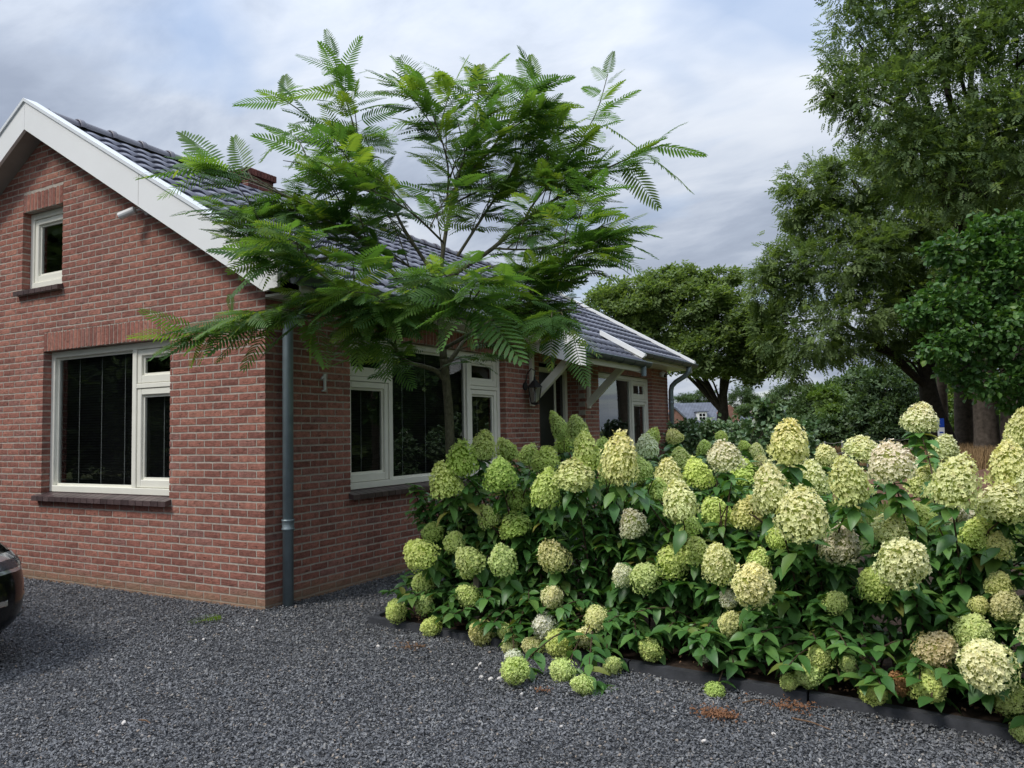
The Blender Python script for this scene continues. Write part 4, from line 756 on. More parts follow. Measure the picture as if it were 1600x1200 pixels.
bases = [(1.62, .50), (2.25, .38), (2.90, .34), (3.55, .27), (4.20, .20), (4.85, .12), (5.50, .05), (6.15, .0), (1.75, 1.75), (2.75, 1.45), (3.80, 1.30)]
blab = ['hydrangea bush at the left kerb corner of the bed, with low pale green blooms',
        'second hydrangea bush from the left kerb corner, before the slender tree trunk',
        'hydrangea bush whose white topped bloom hangs low over the kerb',
        'hydrangea bush in the middle of the bed front, dark leafy gap at its foot',
        'hydrangea bush with a large cream cone and a rounded pinkish bloom right of it',
        'hydrangea bush carrying the tall single cream bloom that rises above all others',
        'hydrangea bush near the right edge, with one withered brown bloom low down',
        'hydrangea bush cut off by the right edge, big yellow green blooms near the kerb',
        'hydrangea bush at the back of the bed below the lantern, with smaller green blooms',
        'hydrangea bush at the back of the bed in front of the porch and far window',
        'hydrangea bush at the back of the bed in front of the clipped laurel hedge']
bushes = []
HC = [(Vector((x, y, z)), max(w, h) * .5) for x, y, z, w, h, k in HEADS]
OUTW = Vector((.38, -.92, 0.05)).normalized()
for (x, y), lb in zip(bases, blab): bushes.append(thing('hydrangea_bush', lb, 'shrub', (x, y, .05), 'hydrangea bushes in the kerbed bed'))
stems = [MB() for _ in bases]; leaves = [[] for _ in bases]
def bez(a, b, c, t): return a * (1 - t) ** 2 + b * 2 * t * (1 - t) + c * t * t
def add_leaf(bi, p, out, L, droop):
    out = out.normalized(); f = (out + Vector((0, 0, -droop))).normalized(); c_ = Vector(p) + f * L * .55
    for hc, hr in HC:      # blooms stand outermost: no leaf grows over the outer face of one
        dv = c_ - hc; al = dv.dot(OUTW)
        if -.03 < al < .6 and (dv - OUTW * al).length < hr * (.9 if hc.z > .35 else .62): return
    n = (Vector((0, 0, 1)) + out * .35 + Vector([random.gauss(0, .25) for _ in range(3)])).normalized()
    y = n.cross(f).normalized(); z = f.cross(y); leaves[bi].append((p, Matrix((f, y, z)).transposed(), L))
def add_stem(bi, top, head=True, nl=None):
    b = Vector((bases[bi][0] + random.gauss(0, .11), bases[bi][1] + random.gauss(0, .08), .05)); hor = (top - b); L = hor.length
    ctl = Vector((b.x + (top.x - b.x) * .55, b.y + (top.y - b.y) * .55, max(b.z + .3, b.z + (top.z - b.z) * .75 + .28 * Vector((hor.x, hor.y)).length)))
    pts = [bez(b, ctl, top, i / 6) for i in range(7)]; stems[bi].tube(pts, [.0065, .006, .0055, .005, .0045, .004, .0035], 5, cap=False)
    nn = nl or max(6, int(L / .062)); ang = random.uniform(0, 3)
    for i in range(nn):
        t = .22 + .76 * (i + random.random() * .4) / nn; p = bez(b, ctl, top, min(t, .99)); ang += math.pi / 2 + random.gauss(0, .3)
        for s in (0, math.pi):
            if random.random() < .10: continue
            o = Vector((math.cos(ang + s), math.sin(ang + s), random.uniform(-.1, .45))); add_leaf(bi, p, o, random.uniform(.085, .135) * (1 - .25 * t * (not head)), random.uniform(.15, .75))
for (x, y, z, w, h, k) in HEADS:
    bi = min(range(len(bases)), key=lambda i: (bases[i][0] - x) ** 2 + (bases[i][1] - y) ** 2 * .8 + (.5 if (i >= 8 and y < .8) else 0))
    par = bushes[bi]; low = max(0., min(1., (1.0 - z) / .8))
    ax = Vector((random.gauss(0, .22), -.12 - low * .9 + random.gauss(0, .15), 1 - low * .55)).normalized()
    q = ax.to_track_quat('Z', 'Y'); q = q @ Euler((0, 0, random.uniform(0, 6.28))).to_quaternion()
    w *= .93; h *= .95; s_ = max(w, .07); hh = max(h, .06)
    if low > .5: m_ = (s_ + hh) / 2; s3 = (s_ * random.uniform(.92, 1.05), s_ * random.uniform(.85, 1.05), m_ * random.uniform(.92, 1.1))
    else: s3 = (s_, s_, hh * 1.02)
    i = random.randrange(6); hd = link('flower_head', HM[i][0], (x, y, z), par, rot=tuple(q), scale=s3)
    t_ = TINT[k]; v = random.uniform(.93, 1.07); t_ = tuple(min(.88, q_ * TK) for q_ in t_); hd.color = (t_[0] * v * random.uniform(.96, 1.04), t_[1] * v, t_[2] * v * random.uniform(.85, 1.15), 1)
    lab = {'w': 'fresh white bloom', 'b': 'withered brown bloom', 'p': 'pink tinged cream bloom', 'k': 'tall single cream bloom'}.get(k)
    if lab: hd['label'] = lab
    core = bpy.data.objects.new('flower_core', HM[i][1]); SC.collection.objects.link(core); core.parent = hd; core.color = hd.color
    top = Vector((x, y, z)) - ax * (.45 * h)
    add_stem(bi, top)
    ang = random.uniform(0, 6.28)
    for j in range(6 if low < .55 else 13):
        a = ang + j * 2.4; add_leaf(bi, top - ax * (.02 + .022 * j) + Vector((0, .03 * (low > .55), .02 * (low > .55))), Vector((math.cos(a), math.sin(a), .1)), random.uniform(.10, .145), random.uniform(.3, .95))
for bi, (x, y) in enumerate(bases):
    front = bi < 8
    for j in range(58 if front else 24):
        ty = y + (random.uniform(-.62, .25) if front else random.uniform(-.5, .5)); tx = x + random.uniform(-.38, .38)
        if tx < 1.25: tx = 1.25 + random.random() * .1
        zt = random.uniform(.14, 1.14) if front else random.uniform(.6, 1.2)
        if front: ty = max(ty, yk(tx) + .04 + .33 * max(0, zt - .1))
        add_stem(bi, Vector((tx, ty, zt)), False)
        a0 = random.uniform(0, 6.28)
        for k in range(5): add_leaf(bi, Vector((tx, ty, zt)), Vector((math.cos(a0 + k * 1.256), math.sin(a0 + k * 1.256), .35)), random.uniform(.07, .11), random.uniform(.0, .5))
for bi in range(8):
    for j in range(14):
        tx = bases[bi][0] + random.uniform(-.36, .36); tx = max(tx, 1.2)
        p = Vector((tx, yk(tx) + random.uniform(-.10, .10), random.uniform(.13, .36))); add_stem(bi, p, False)
        a0 = random.uniform(0, 6.28)
        for k in range(5): add_leaf(bi, p, Vector((math.cos(a0 + k * 1.256), math.sin(a0 + k * 1.256), .3)), random.uniform(.08, .12), random.uniform(.1, .6))
for bi, b in enumerate(bushes):
    stems[bi].build('stems', 'green_stem', b, fix=False, kind='stuff')
    L = leaves[bi]; L.sort(key=lambda l: l[2] ** 2 / max(.1, project(l[0])[2]) ** 4 if -40 < project(l[0])[0] < 1640 and project(l[0])[1] < 1220 else 0, reverse=True)
    for p, Rm, s in L[:260]: link('leaf', random.choice(HL)[0], p, b, rot=tuple(Rm.to_quaternion()), scale=(s, s, s))
    V = []; Fc = []; off = 0; mb = MB()
    for p, Rm, s in L[260:]:
        _, tv, tf = random.choice(HL); mb.add((np.array(Rm) @ (tv.T * s)).T + np.array(p), tf, random.random())
    if mb.v: mb.build('leaves', 'hydrangea_leaf', b, fix=False, kind='stuff', smooth=True)
print('leaves', sum(len(l) for l in leaves))
# leaf litter in the bed
mb = MB()
for i in range(900):
    x = random.uniform(1.2, 6.8); y = yk(x) + .07 + abs(random.gauss(0, .35)); a = random.uniform(0, 6.28); s = random.uniform(.010, .028); z = .075 + random.random() * .02
    c, n = math.cos(a), math.sin(a); mb.add([(x, y, z), (x + c * s - n * s * .4, y + n * s + c * s * .4, z + .012), (x + c * s * 1.8, y + n * s * 1.8, z + .003), (x + c * s + n * s * .4, y + n * s - c * s * .4, z + .01)], [(0, 1, 2, 3)])
mb.build('leaf_litter', 'twig', None, fix=False, kind='stuff', label='dry brown leaf litter on the soil under the hydrangeas', category='leaf litter')
sk = link('tree_stake', None, (2.0, .02, 0), label='short grey wooden stake standing among the leaves at the left end of the bed', category='stake')
MB().cbox(1.985, .005, .0, 2.03, .05, .50, .004).build('post', 'stake_wood', sk)
# ------------------------------------------------------------ silk tree
silk = thing('silk_tree', 'slender tree with feathery fern like leaves standing in the bed before the side wall window', 'tree', (1.43, .58, .05))
def smooth_path(pts, k=4):
    pts = [Vector(p) for p in pts]; out = []
    n = len(pts)
    for i in range(n - 1):
        p0 = pts[max(i - 1, 0)]; p1 = pts[i]; p2 = pts[i + 1]; p3 = pts[min(i + 2, n - 1)]
        for j in range(k):
            t = j / k; out.append(.5 * ((2 * p1) + (p2 - p0) * t + (2 * p0 - 5 * p1 + 4 * p2 - p3) * t * t + (3 * p1 - p0 - 3 * p2 + p3) * t ** 3))
    out.append(pts[-1]); return out
RAD = {'trunk': (.040, .033), 'limb_low_left': (.021, .006), 'main': (.031, .026), 'fork_r': (.022, .006), 'right': (.021, .004), 'up': (.019, .004), 'left': (.019, .004), 'upleft': (.017, .004),
       'upleft2': (.009, .003), 'upmid': (.010, .003), 'up_r': (.013, .003), 'up_rr': (.010, .003), 'right_low': (.016, .004), 'left_low': (.014, .004), 'left_mid': (.010, .003), 'left_bot': (.009, .003),
       'front': (.012, .004), 'front_l': (.009, .003), 'right_mid': (.009, .003), 'down_r': (.009, .003), 'back_r': (.009, .003), 'mid_l': (.009, .003), 'fill_a': (.010, .003), 'fill_b': (.009, .003), 'fill_c': (.009, .003)}
fr_list = []   # base, fwd, normal, length
def add_frond(p, f, L, flat=.8):
    f = f.normalized()
    if f.z > .42: f = Vector((f.x + random.gauss(0, .25), f.y + random.gauss(0, .25), .42 * random.uniform(.3, 1.))).normalized()
    n = Vector((random.gauss(0, .38), random.gauss(-.25, .35), 1.)) if abs(f.z) < .75 else Vector((random.gauss(0, .5), -1 + random.gauss(0, .4), .3))
    fr_list.append((Vector(p), f, n.normalized(), L))
tc_ = Vector((1.4, .45, 2.4))
for nm, pts in BR.items():
    if nm == 'trunk': pts = [(1.45, .60, .03)] + pts
    P = smooth_path(pts); r0, r1 = RAD[nm]; n = len(P)
    MB().tube(P, [r0 + (r1 - r0) * i / (n - 1) for i in range(n)], 10 if r0 > .02 else 6).build('trunk' if nm in ('trunk', 'main') else 'branch', 'silk_bark', silk, smooth=True)
    if nm in ('trunk', 'main'): continue
    d = 0; last = P[0]; side = 1; tot = sum((P[i + 1] - P[i]).length for i in range(n - 1)); nxt = tot * .28; ntw = tot * .12
    tw = MB(); has = False
    for i in range(1, n):
        seg = (P[i] - last).length; d += seg; t = (P[i] - P[i - 1]).normalized(); last = P[i]
        while d > nxt:
            sd = t.cross(Vector((0, 0, 1))); sd = sd.normalized() if sd.length > .2 else Vector((random.gauss(0, 1), random.gauss(0, 1), 0)).normalized()
            a = random.uniform(.5, 1.1); f = t * a + sd * side * random.uniform(.5, 1.0) + Vector((0, 0, random.uniform(-.35, .25))); add_frond(P[i], f, random.uniform(.26, .42)); side = -side; nxt += random.uniform(.036, .062)
        while d > ntw and ntw < tot * .97:
            L = random.uniform(.25, .62) * (1 - .25 * d / tot); sd = Vector((random.gauss(0, 1), random.gauss(0, 1), random.uniform(-.2, .6))).normalized(); rad = (P[i] - tc_); rad.z *= .5
            f = (sd * .9 + t * .6 + rad.normalized() * .6 + Vector((0, 0, .15))).normalized(); q = smooth_path([P[i], P[i] + f * L * .5 + Vector((0, 0, .03)), P[i] + f * L + Vector((0, 0, -.02))], 4)
            e_ = q[-1] + f * .2
            if (q[-1].x < .42 and q[-1].y > -.1) or (math.hypot(e_.x - 1.43, e_.y - .5) / 1.95) ** 2 + (max(0, e_.z - 2.5) / 1.95) ** 2 > 1: ntw += .12; continue
            tw.tube(q, [.006 - .0035 * k / (len(q) - 1) for k in range(len(q))], 5); has = True; s2 = 1
            for k in range(2, len(q)):
                t2 = (q[k] - q[k - 1]).normalized(); sd = t2.cross(Vector((0, 0, 1))).normalized(); add_frond(q[k], t2 * .8 + sd * s2 * .8 + Vector((0, 0, random.uniform(-.4, .2))), random.uniform(.24, .38)); s2 = -s2
            add_frond(q[-1], t2 + Vector((0, 0, .1)), random.uniform(.22, .32)); ntw += random.uniform(.09, .15)
    if has: tw.build('twigs', 'silk_bark', silk, fix=False, kind='stuff')
    add_frond(P[-1], (P[-1] - P[-3]), random.uniform(.25, .32))
    for k in range(6):
        i = -1 - k // 2; tt = (P[i] - P[i - 1]).normalized(); add_frond(P[i], tt * .6 + Vector((random.gauss(0, .8), random.gauss(0, .8), random.uniform(-.2, .35))), random.uniform(.22, .34))
NR = len(fr_list)
for f in FR:
    a = Vector(f[:3]); b = Vector(f[3:]); fr_list.append((a, (b - a).normalized(), (Vector((random.gauss(0, .4), -.25 + random.gauss(0, .3), .9)) if abs((b - a).normalized().z) < .8 else Vector((.3, -1, .2))).normalized(), (b - a).length * (1.03 if (b - a).length > .33 else 1.3)))
def frond_template(seed):
    r = random.Random(seed); mb = MB(); n = 14 + seed % 3; bow = r.uniform(.08, .30); yaw = r.uniform(-.12, .12); wf = (1., .68, .86, .60, .95, .75)[seed % 6]
    def ax(t): return Vector((t, yaw * t * t, -bow * t * t))
    for i in range(7):
        a, b = ax(i / 7), ax((i + 1) / 7); w = .006 * (1 - i / 9); mb.add([a + Vector((0, -w, 0)), a + Vector((0, w, 0)), b + Vector((0, w, 0)), b + Vector((0, -w, 0))], [(0, 1, 2, 3)], .93)
    for i in range(n):
        t = .14 + .86 * (i + .3) / n; p = ax(t); tl = .235 * math.sin(math.pi * min(1., .16 + .80 * t) ** .9) ** .75 + .02; tl *= r.uniform(.92, 1.08)
        ang = 1.28 - .75 * t ** 2
        for s in (1, -1):
            d = Vector((math.cos(ang), s * math.sin(ang), 0)); pr = Vector((-d.y * s, d.x * s, 0)) * s; hw = .0255 - .004 * t; dr = r.uniform(.10, .30); prev = None; V = []
            prof = [(0, .35), (.3, 1.), (.7, .92), (1., .18)]
            for u, w in prof:
                c = p + d * tl * u + Vector((.012 * u * u, 0, -dr * tl * u * u)); V += [c + pr * hw * w * wf, c - pr * hw * w * wf + Vector((0, 0, .006))]
            mb.add(V, [(2 * k, 2 * k + 1, 2 * k + 3, 2 * k + 2) for k in range(3)], r.random() * .12 + .001)
    return mb
FT = [frond_template(s) for s in range(6)]; FMs = [f.mesh('frond_shape', 'silk_leaf') for f in FT]
keepf = []
for i, f in enumerate(fr_list):
    tip = f[0] + f[1] * f[3]; h = math.hypot(tip.x - 1.43, tip.y - .5)
    if f[0].x < .25 and f[0].y > -.05: continue
    if i < NR and ((h / 2.25) ** 2 + (max(0, tip.z - 2.5) / 2.2) ** 2 > 1 or tip.x < .12 and tip.y > -.1): continue
    q_ = project(tip)
    if i < NR and (325 < q_[0] < 440 and 215 < q_[1] < 305 or abs(tip.y - .67) < .42 and tip.x < 1.0 and tip.z < 2.25): continue
    if 465 < q_[0] < 545 and q_[1] > 565: continue
    if i < NR and f[0].y > .2 and tip.z < 2.95 and tip.x > 2.05 - .0 * tip.y and q_[0] > 905 and q_[1] > 425: continue
    keepf.append(f)
fr_list = keepf
print('fronds', len(fr_list))
def fkey(f):
    z = project(f[0])[2]; return f[3] ** 2 / z ** 2
fr_list.sort(key=fkey, reverse=True)
def fmat(f, n): y = n.cross(f).normalized(); z = f.cross(y); return Matrix((f, y, z)).transposed()
for p, f, n, L in fr_list[:300]: link('frond', random.choice(FMs), p, silk, rot=tuple(fmat(f, n).to_quaternion()), scale=(L, L, L))
mb = MB()
for p, f, n, L in fr_list[300:]:
    T = random.choice(FT); Rm = np.array(fmat(f, n)); k = len(mb.v); v = (Rm @ (np.array(T.v).T * L)).T + np.array(p); o = random.random(); mb.v.extend(map(tuple, v)); mb.f.extend(tuple(i + k for i in q) for q in T.f); mb.r.extend([(x + o) % 1 for x in T.r])
mb.build('fronds', 'silk_leaf', silk, fix=False, kind='stuff')
fo = link('fallen_frond', FMs[2], (.06, -.45, .075), None, rot=Euler((.55, .1, 3.35)).to_quaternion()[:], scale=(.30, .30, .30), label='fallen green frond lying on the gravel by the house corner', category='leaf')
# ------------------------------------------------------------ broad leaved trees
def sprig(kind):
    if kind == 'ash':
        V = []; Fc = []
        for i in range(9):
            t = .2 + .8 * (i // 2) / 4.; s = 1 if i % 2 else -1; ang = 1.0 if i < 8 else 0; p = Vector((t, 0, -.18 * t * t)); d = Vector((math.cos(ang), s * math.sin(ang), -.28)).normalized(); w = Vector((-d.y, d.x, 0)).normalized() * .085; L = .42
            k = len(V); V += [p, p + d * L * .5 + w, p + d * L, p + d * L * .5 - w]; Fc.append((k, k + 1, k + 2, k + 3))
        return np.array([tuple(v) for v in V]), np.array(Fc)
    if kind == 'round':
        V = [(0, 0, 0), (.25, -.36, .10), (.62, -.40, .06), (1., 0, -.14), (.62, .40, .06), (.25, .36, .10), (.5, 0, -.02)]
        return np.array(V), np.array([(0, 1, 2, 6), (6, 2, 3, 4), (0, 6, 4, 5)])
    V = []; Fc = []; r = random.Random(5)
    for i in range(5):
        a = i * 1.25; d = Vector((math.cos(a), math.sin(a), r.uniform(-.3, .5))).normalized(); w = d.cross(Vector((r.uniform(-.4, .4), r.uniform(-.4, .4), 1))).normalized() * .24; p = d * .12; k = len(V)
        V += [p, p + d * .45 + w, p + d * .95, p + d * .45 - w]; Fc.append((k, k + 1, k + 2, k + 3))
    return np.array([tuple(v) for v in V]), np.array(Fc)
def crown(name, clumps, n, kind, size, mat, parent, seed, flat=.35, sub_n=26, sig=.20, lo=.55):
    r = np.random.default_rng(seed); A = np.array([c[3] * c[4] for c in clumps]); cnt = (n * A / A.sum()).astype(int) + 1; P = []; O = []; K = []
    for c, m_ in zip(clumps, cnt):
        rad = np.array([c[3], (c[3] + c[4]) / 2, c[4]]) * .86; ns = max(5, int(sub_n)); d = r.normal(0, 1, (ns, 3)); d /= np.linalg.norm(d, axis=1, keepdims=True); cen = d * (lo + (1 - lo) * r.random((ns, 1)) ** .6)
        idx = r.integers(0, ns, m_); q = cen[idx] + r.normal(0, sig, (m_, 3)) * r.uniform(.6, 1.25, (ns, 1))[idx]; P.append(np.array(c[:3]) + q * rad); O.append(q); K.append(r.random(ns)[idx])
    P = np.concatenate(P); O = np.concatenate(O); K = np.concatenate(K); m_ = len(P); O /= np.maximum(np.linalg.norm(O, axis=1, keepdims=True), .01)
    f = O * .7 + r.normal(0, .6, (m_, 3)); f[:, 2] -= .25; nz = np.array([0, 0, 1.]) + r.normal(0, flat, (m_, 3)); tv, tf = sprig(kind)
    V, Fc = stamp(tv, tf, P, frames(f, nz), size * r.uniform(.7, 1.25, m_)); rn = np.clip(K * .55 + r.random(m_) * .45, 0, 1); rn = np.repeat(rn, len(tf)); rn = np.clip(rn + r.normal(0, .05, len(rn)), 0, .999)
    return link(name, np_mesh(name, V, Fc, mat, ORI[parent.name], rn), ORI[parent.name], parent)
def limbs(parent, fork, targets, r0, mat, name='branch', seed=1, kink=.12, sub=3):
    r = random.Random(seed); mb = MB()
    for t in targets:
        a = Vector(fork); b = Vector(t[:3]); L = (b - a).length; mid = a.lerp(b, .45) + Vector((r.gauss(0, kink), r.gauss(0, kink), r.gauss(0, kink) + .5)) * L * .35; P = smooth_path([a, mid, b], 5); ra = r0 * r.uniform(.6, 1.0) * min(1., .4 + L / 12); mb.tube(P, [ra * (1 - .85 * i / (len(P) - 1)) for i in range(len(P))], 7, cap=False)
        for s in range(sub):
            i = r.randrange(3, len(P)); d = Vector((r.gauss(0, 1), r.gauss(0, 1), r.gauss(.3, .7))).normalized() * t[3] * r.uniform(.6, 1.0); Q = smooth_path([P[i], P[i] + d * .5 + Vector((0, 0, .1)), P[i] + d], 3); mb.tube(Q, [ra * .35 * (1 - .8 * k / (len(Q) - 1)) for k in range(len(Q))], 5, cap=False)
    return mb.build(name, mat, parent, smooth=True, fix=False)
def trunk(parent, pts, rads, mat, seg=14, seed=0):
    r = random.Random(seed); P = smooth_path(pts, 4); n = len(P); m_ = len(rads) - 1; rr = []
    for i in range(n):
        u = i / (n - 1) * m_; k = min(int(u), m_ - 1); rr.append((rads[k] + (rads[k + 1] - rads[k]) * (u - k)) * r.uniform(.96, 1.04))
    mb = MB(); mb.tube(P, rr, seg); return mb.build('trunk', mat, parent, smooth=True, fix=False)
# tall ash, nearest, at the upper right
T = thing('ash_tree', 'tall ash tree reaching out of the top right of the photo, dark feathery foliage', 'tree', (5.9, 24.3, 0))
trunk(T, [(5.9, 24.3, -.1), (5.9, 24.3, 1.0), (5.95, 24.2, 3.5), (6.3, 23.0, 7.5), (6.4, 21.5, 11.)], [.50, .36, .33, .25, .10], 'bark_brown', seed=1)
limbs(T, (6.1, 23.6, 6.), CL['ash_near'], .15, 'bark_dark', seed=3, sub=3)
crown('crown', CL['ash_near'], 15500, 'ash', .27, 'ash_leaf', T, 11, sub_n=34)
# leaning ash further back
T = thing('ash_tree', 'broad leaning ash tree with forked dark trunk and low sweeping branches', 'tree', (4.6, 26.4, 0))
trunk(T, [(4.9, 26.3, -.1), (4.7, 26.3, .9), (4.35, 26.3, 2.1), (4.25, 26.2, 3.3), (4.2, 26.0, 5.)], [.46, .34, .32, .25, .16], 'bark_dark', seed=2)
limbs(T, (4.3, 26.2, 2.6), [c for c in CL['ash_far'] if c[2] < 5.0], .15, 'bark_dark', seed=5, sub=4, kink=.16)
limbs(T, (4.2, 26.0, 4.6), [c for c in CL['ash_far'] if c[2] >= 5.0], .15, 'bark_dark', seed=6, sub=3)
crown('crown', CL['ash_far'], 14500, 'ash', .32, 'ash_leaf', T, 12, sub_n=30)
# trunks in the row
for (x, y), rr, lb, tg, seed in (((5.35, 28.6), .34, 'thick brown tree trunk just right of the leaning ash in the tree row', [(5.2, 28.4, 6.5, 2, 2), (6.2, 28.0, 8., 2, 2), (5.0, 29.5, 8.5, 2, 2)], 4),
                          ((6.75, 27.2), .37, 'thick brown tree trunk between the other trunks of the row, grass at its foot', [(6.8, 27.1, 7., 2, 2), (7.7, 27., 9., 2, 2), (6.2, 27., 9., 2, 2)], 7),
                          ((4.65, 30.5), .20, 'thinner shaded trunk directly behind the leaning ash', [(4.6, 30.4, 6.0, 1.4, 1.4)], 8)):
    T = thing('roadside_tree', lb, 'tree', (x, y, 0)); trunk(T, [(x, y, -.1), (x, y, .8), (x + .05, y, 3.), (x + .05, y, 6.5)], [rr * 1.35, rr, rr * .9, rr * .6], 'bark_brown', seed=seed)
    limbs(T, (x + .05, y, 4.5), tg, .12, 'bark_dark', seed=seed); crown('crown', [tuple(t) for t in tg], 1500, 'ash', .35, 'ash_leaf', T, seed)
# round crowned tree in the middle
T = thing('round_tree', 'round crowned dark tree with low forking trunk beyond the end of the house', 'tree', (-2.75, 25.6, 0))
trunk(T, [(-2.7, 25.6, -.1), (-2.72, 25.6, .6), (-2.75, 25.6, 1.3), (-2.7, 25.6, 2.4), (-2.65, 25.5, 3.6)], [.33, .26, .27, .17, .09], 'bark_dark', seed=3)
limbs(T, (-2.72, 25.6, 1.95), CL['mid'][::2], .12, 'bark_dark', seed=9, sub=3)
crown('crown', CL['mid'], 19000, 'clump', .175, 'ash_leaf', T, 13, sub_n=30)
# near broad-leaved tree at the right edge
T = thing('lime_tree', 'low hanging branches of a broad leaved tree at the right edge, yellow green young leaves', 'tree', (7.9, 11.6, 0))
trunk(T, [(7.9, 11.6, -.1), (7.9, 11.6, .8), (7.9, 11.5, 3.0), (7.8, 11.4, 5.5)], [.36, .24, .22, .12], 'bark_brown', seed=5)
limbs(T, (7.9, 11.5, 2.9), CL['hazel'], .07, 'bark_dark', seed=10, sub=3, kink=.08)
crown('crown', CL['hazel'], 15000, 'round', .092, 'lime_leaf', T, 14, flat=.6, sub_n=40, sig=.19)
T = thing('roadside_tree', 'thick brown trunk at the right edge of the photo under the broad leaved branches', 'tree', (6.75, 21.9, 0))
trunk(T, [(6.75, 21.9, -.1), (6.75, 21.9, .8), (6.8, 21.9, 3.), (6.8, 21.9, 6.5)], [.50, .36, .33, .22], 'bark_brown', seed=11)
crown('crown', [(7.4, 21.9, 7.5, 2.2, 2.), (8.4, 21.5, 6.2, 2., 1.8)], 2400, 'ash', .3, 'ash_leaf', T, 21)
# laurel hedge and the self sown shrub before it
T = thing('laurel_hedge', 'dense laurel hedge beyond the end of the house, glossy grey green leaves', 'hedge', (2., 9.0, 0))
limbs(T, (2., 9., .05), CL['hedge'], .03, 'bark_dark', seed=12, sub=2)
lowc = [(c[0], c[1], .55, c[3] * 1.1, .55) for c in CL['hedge'][::2]]
crown('foliage', CL['hedge'] + lowc, 24000, 'round', .070, 'laurel_leaf', T, 15, flat=.8, sub_n=40, sig=.22, lo=.5)
T = thing('wild_shrub', 'loose upright shrub with bluish leaves rising out of the laurel hedge', 'shrub', (2.1, 7.1, 0))
limbs(T, (2.1, 7.1, .1), CL['wild'], .02, 'bark_dark', seed=13); crown('foliage', CL['wild'], 330, 'round', .10, 'laurel_leaf', T, 16, flat=.9)
# bushes and trees far behind
FL = ['pale green treetops far behind the barn roof', 'large rounded green tree far behind the open field', 'dark clipped shrubs along the far side of the field', 'bright green bush behind the dark shrubs of the field edge',
      'dark spreading shrub left of the leaning ash trunk', 'tall grey green trees behind the dark spreading shrub', 'low green treetops behind the slate roofed farmhouse', 'light green shrubs seen between the brown trunks', 'slim green trees behind the thin shaded trunk']
for i, ((k, cl), lb) in enumerate(zip(FAR, FL)):
    c0 = cl[0]; T = thing('background_tree' if k != 'dark' else 'background_shrub', lb, 'tree' if k != 'dark' else 'shrub', (c0[0], c0[1], 0))
    area = sum(c[3] * c[4] for c in cl); low = [(c[0], c[1], max(.4, c[2] * .35), c[3] * .9, max(.5, c[2] * .40)) for c in cl]
    limbs(T, (c0[0], c0[1], .1), cl, .12, 'bark_dark', seed=30 + i, sub=1)
    crown('foliage', cl + low, int(min(16000, 900 * area)) , 'clump', .13 + .0028 * min(60, abs(c0[1])), {'green': 'bush_green', 'dark': 'bush_dark', 'bright': 'bush_bright'}[k], T, 40 + i, sub_n=26, sig=.2, flat=.7)
# trees behind the viewer, seen mirrored in the window panes
base_cl = [(0, 0, 5.2, 2.8, 2.4), (1.6, .6, 4.0, 2.2, 1.9), (-1.8, -.3, 4.1, 2.2, 2.0), (.2, .4, 2.4, 2.6, 1.9), (.0, .0, 7.0, 1.9, 1.5), (-.4, .2, 1.2, 2.4, 1.2)]
T0 = thing('garden_tree', 'dark leafy tree standing behind the photographer, mirrored in the dark panes', 'tree', (-15., -11., 0), 'trees mirrored in the windows')
trunk(T0, [(-15, -11, -.1), (-15, -11, 1.5), (-15, -11, 4)], [.3, .22, .12], 'bark_dark')
crown('crown', [(c[0] - 15, c[1] - 11, c[2], c[3], c[4]) for c in base_cl], 7500, 'clump', .26, 'ash_leaf', T0, 70, lo=.4)
for (x, y, s) in ((-19., -8., 1.5), (-11., -14.5, 1.4), (-20., -13., 1.7), (-6., -19., 1.3), (11.5, 10., 1.1), (13., 14.5, 1.3), (12.5, 20., 1.5), (15., 26., 1.6), (15.5, 8., 1.6)):
    r2 = T0.copy(); SC.collection.objects.link(r2); r2.location = (x, y, 0); r2.scale = (s, s, s); r2.rotation_euler = (0, 0, x); ORI[r2.name] = (x, y, 0)
    for ch in T0.children:
        c2 = ch.copy(); SC.collection.objects.link(c2); c2.parent = r2
# ------------------------------------------------------------ far farm buildings (own axes: u to the right, f away, z up)
UH = Vector((R_.x, R_.y, 0)).normalized(); FH = Vector((-UH.y, UH.x, 0))
def frame_at(px, D):
    d = F_ + R_ * ((px - 800) / 1212.); p = CAM + d * D; return Vector((p.x, p.y, 0))
def tf(mb, o):
    mb.v = [tuple(o + UH * v[0] + FH * v[1] + Vector((0, 0, v[2]))) for v in mb.v]; return mb
o = frame_at(1090, 150); A = thing('farmhouse', 'distant farmhouse with large slate grey tiled roof and white dormer window', 'house', tuple(o))
tf(MB().box(-14, .3, 0, 5.6, 9., 2.45), o).build('wall', 'far_brick', A)
rf = tf(MB().add([(-15, -.3, 2.3), (6., -.3, 2.3), (6., 4.8, 6.3), (-15, 4.8, 6.3), (-15, 9.6, 2.3), (6., 9.6, 2.3)], [(0, 1, 2, 3), (3, 2, 5, 4)]), o).build('roof', 'far_tile', A, fix=False)
tf(MB().prism([(-8.0, 2.2), (-1.9, 2.2), (-4.9, 5.2)], 1, -1.2, 3.), o).build('gable_wall', 'far_brick', A)
tf(MB().bar((-4.9, -1.3, 5.3), (-1.5, -1.3, 1.95), .3, .3, side=(0, 1, 0)).bar((-4.9, -1.3, 5.3), (-8.3, -1.3, 1.95), .3, .3, side=(0, 1, 0)), o).build('verge', 'far_tile', A)
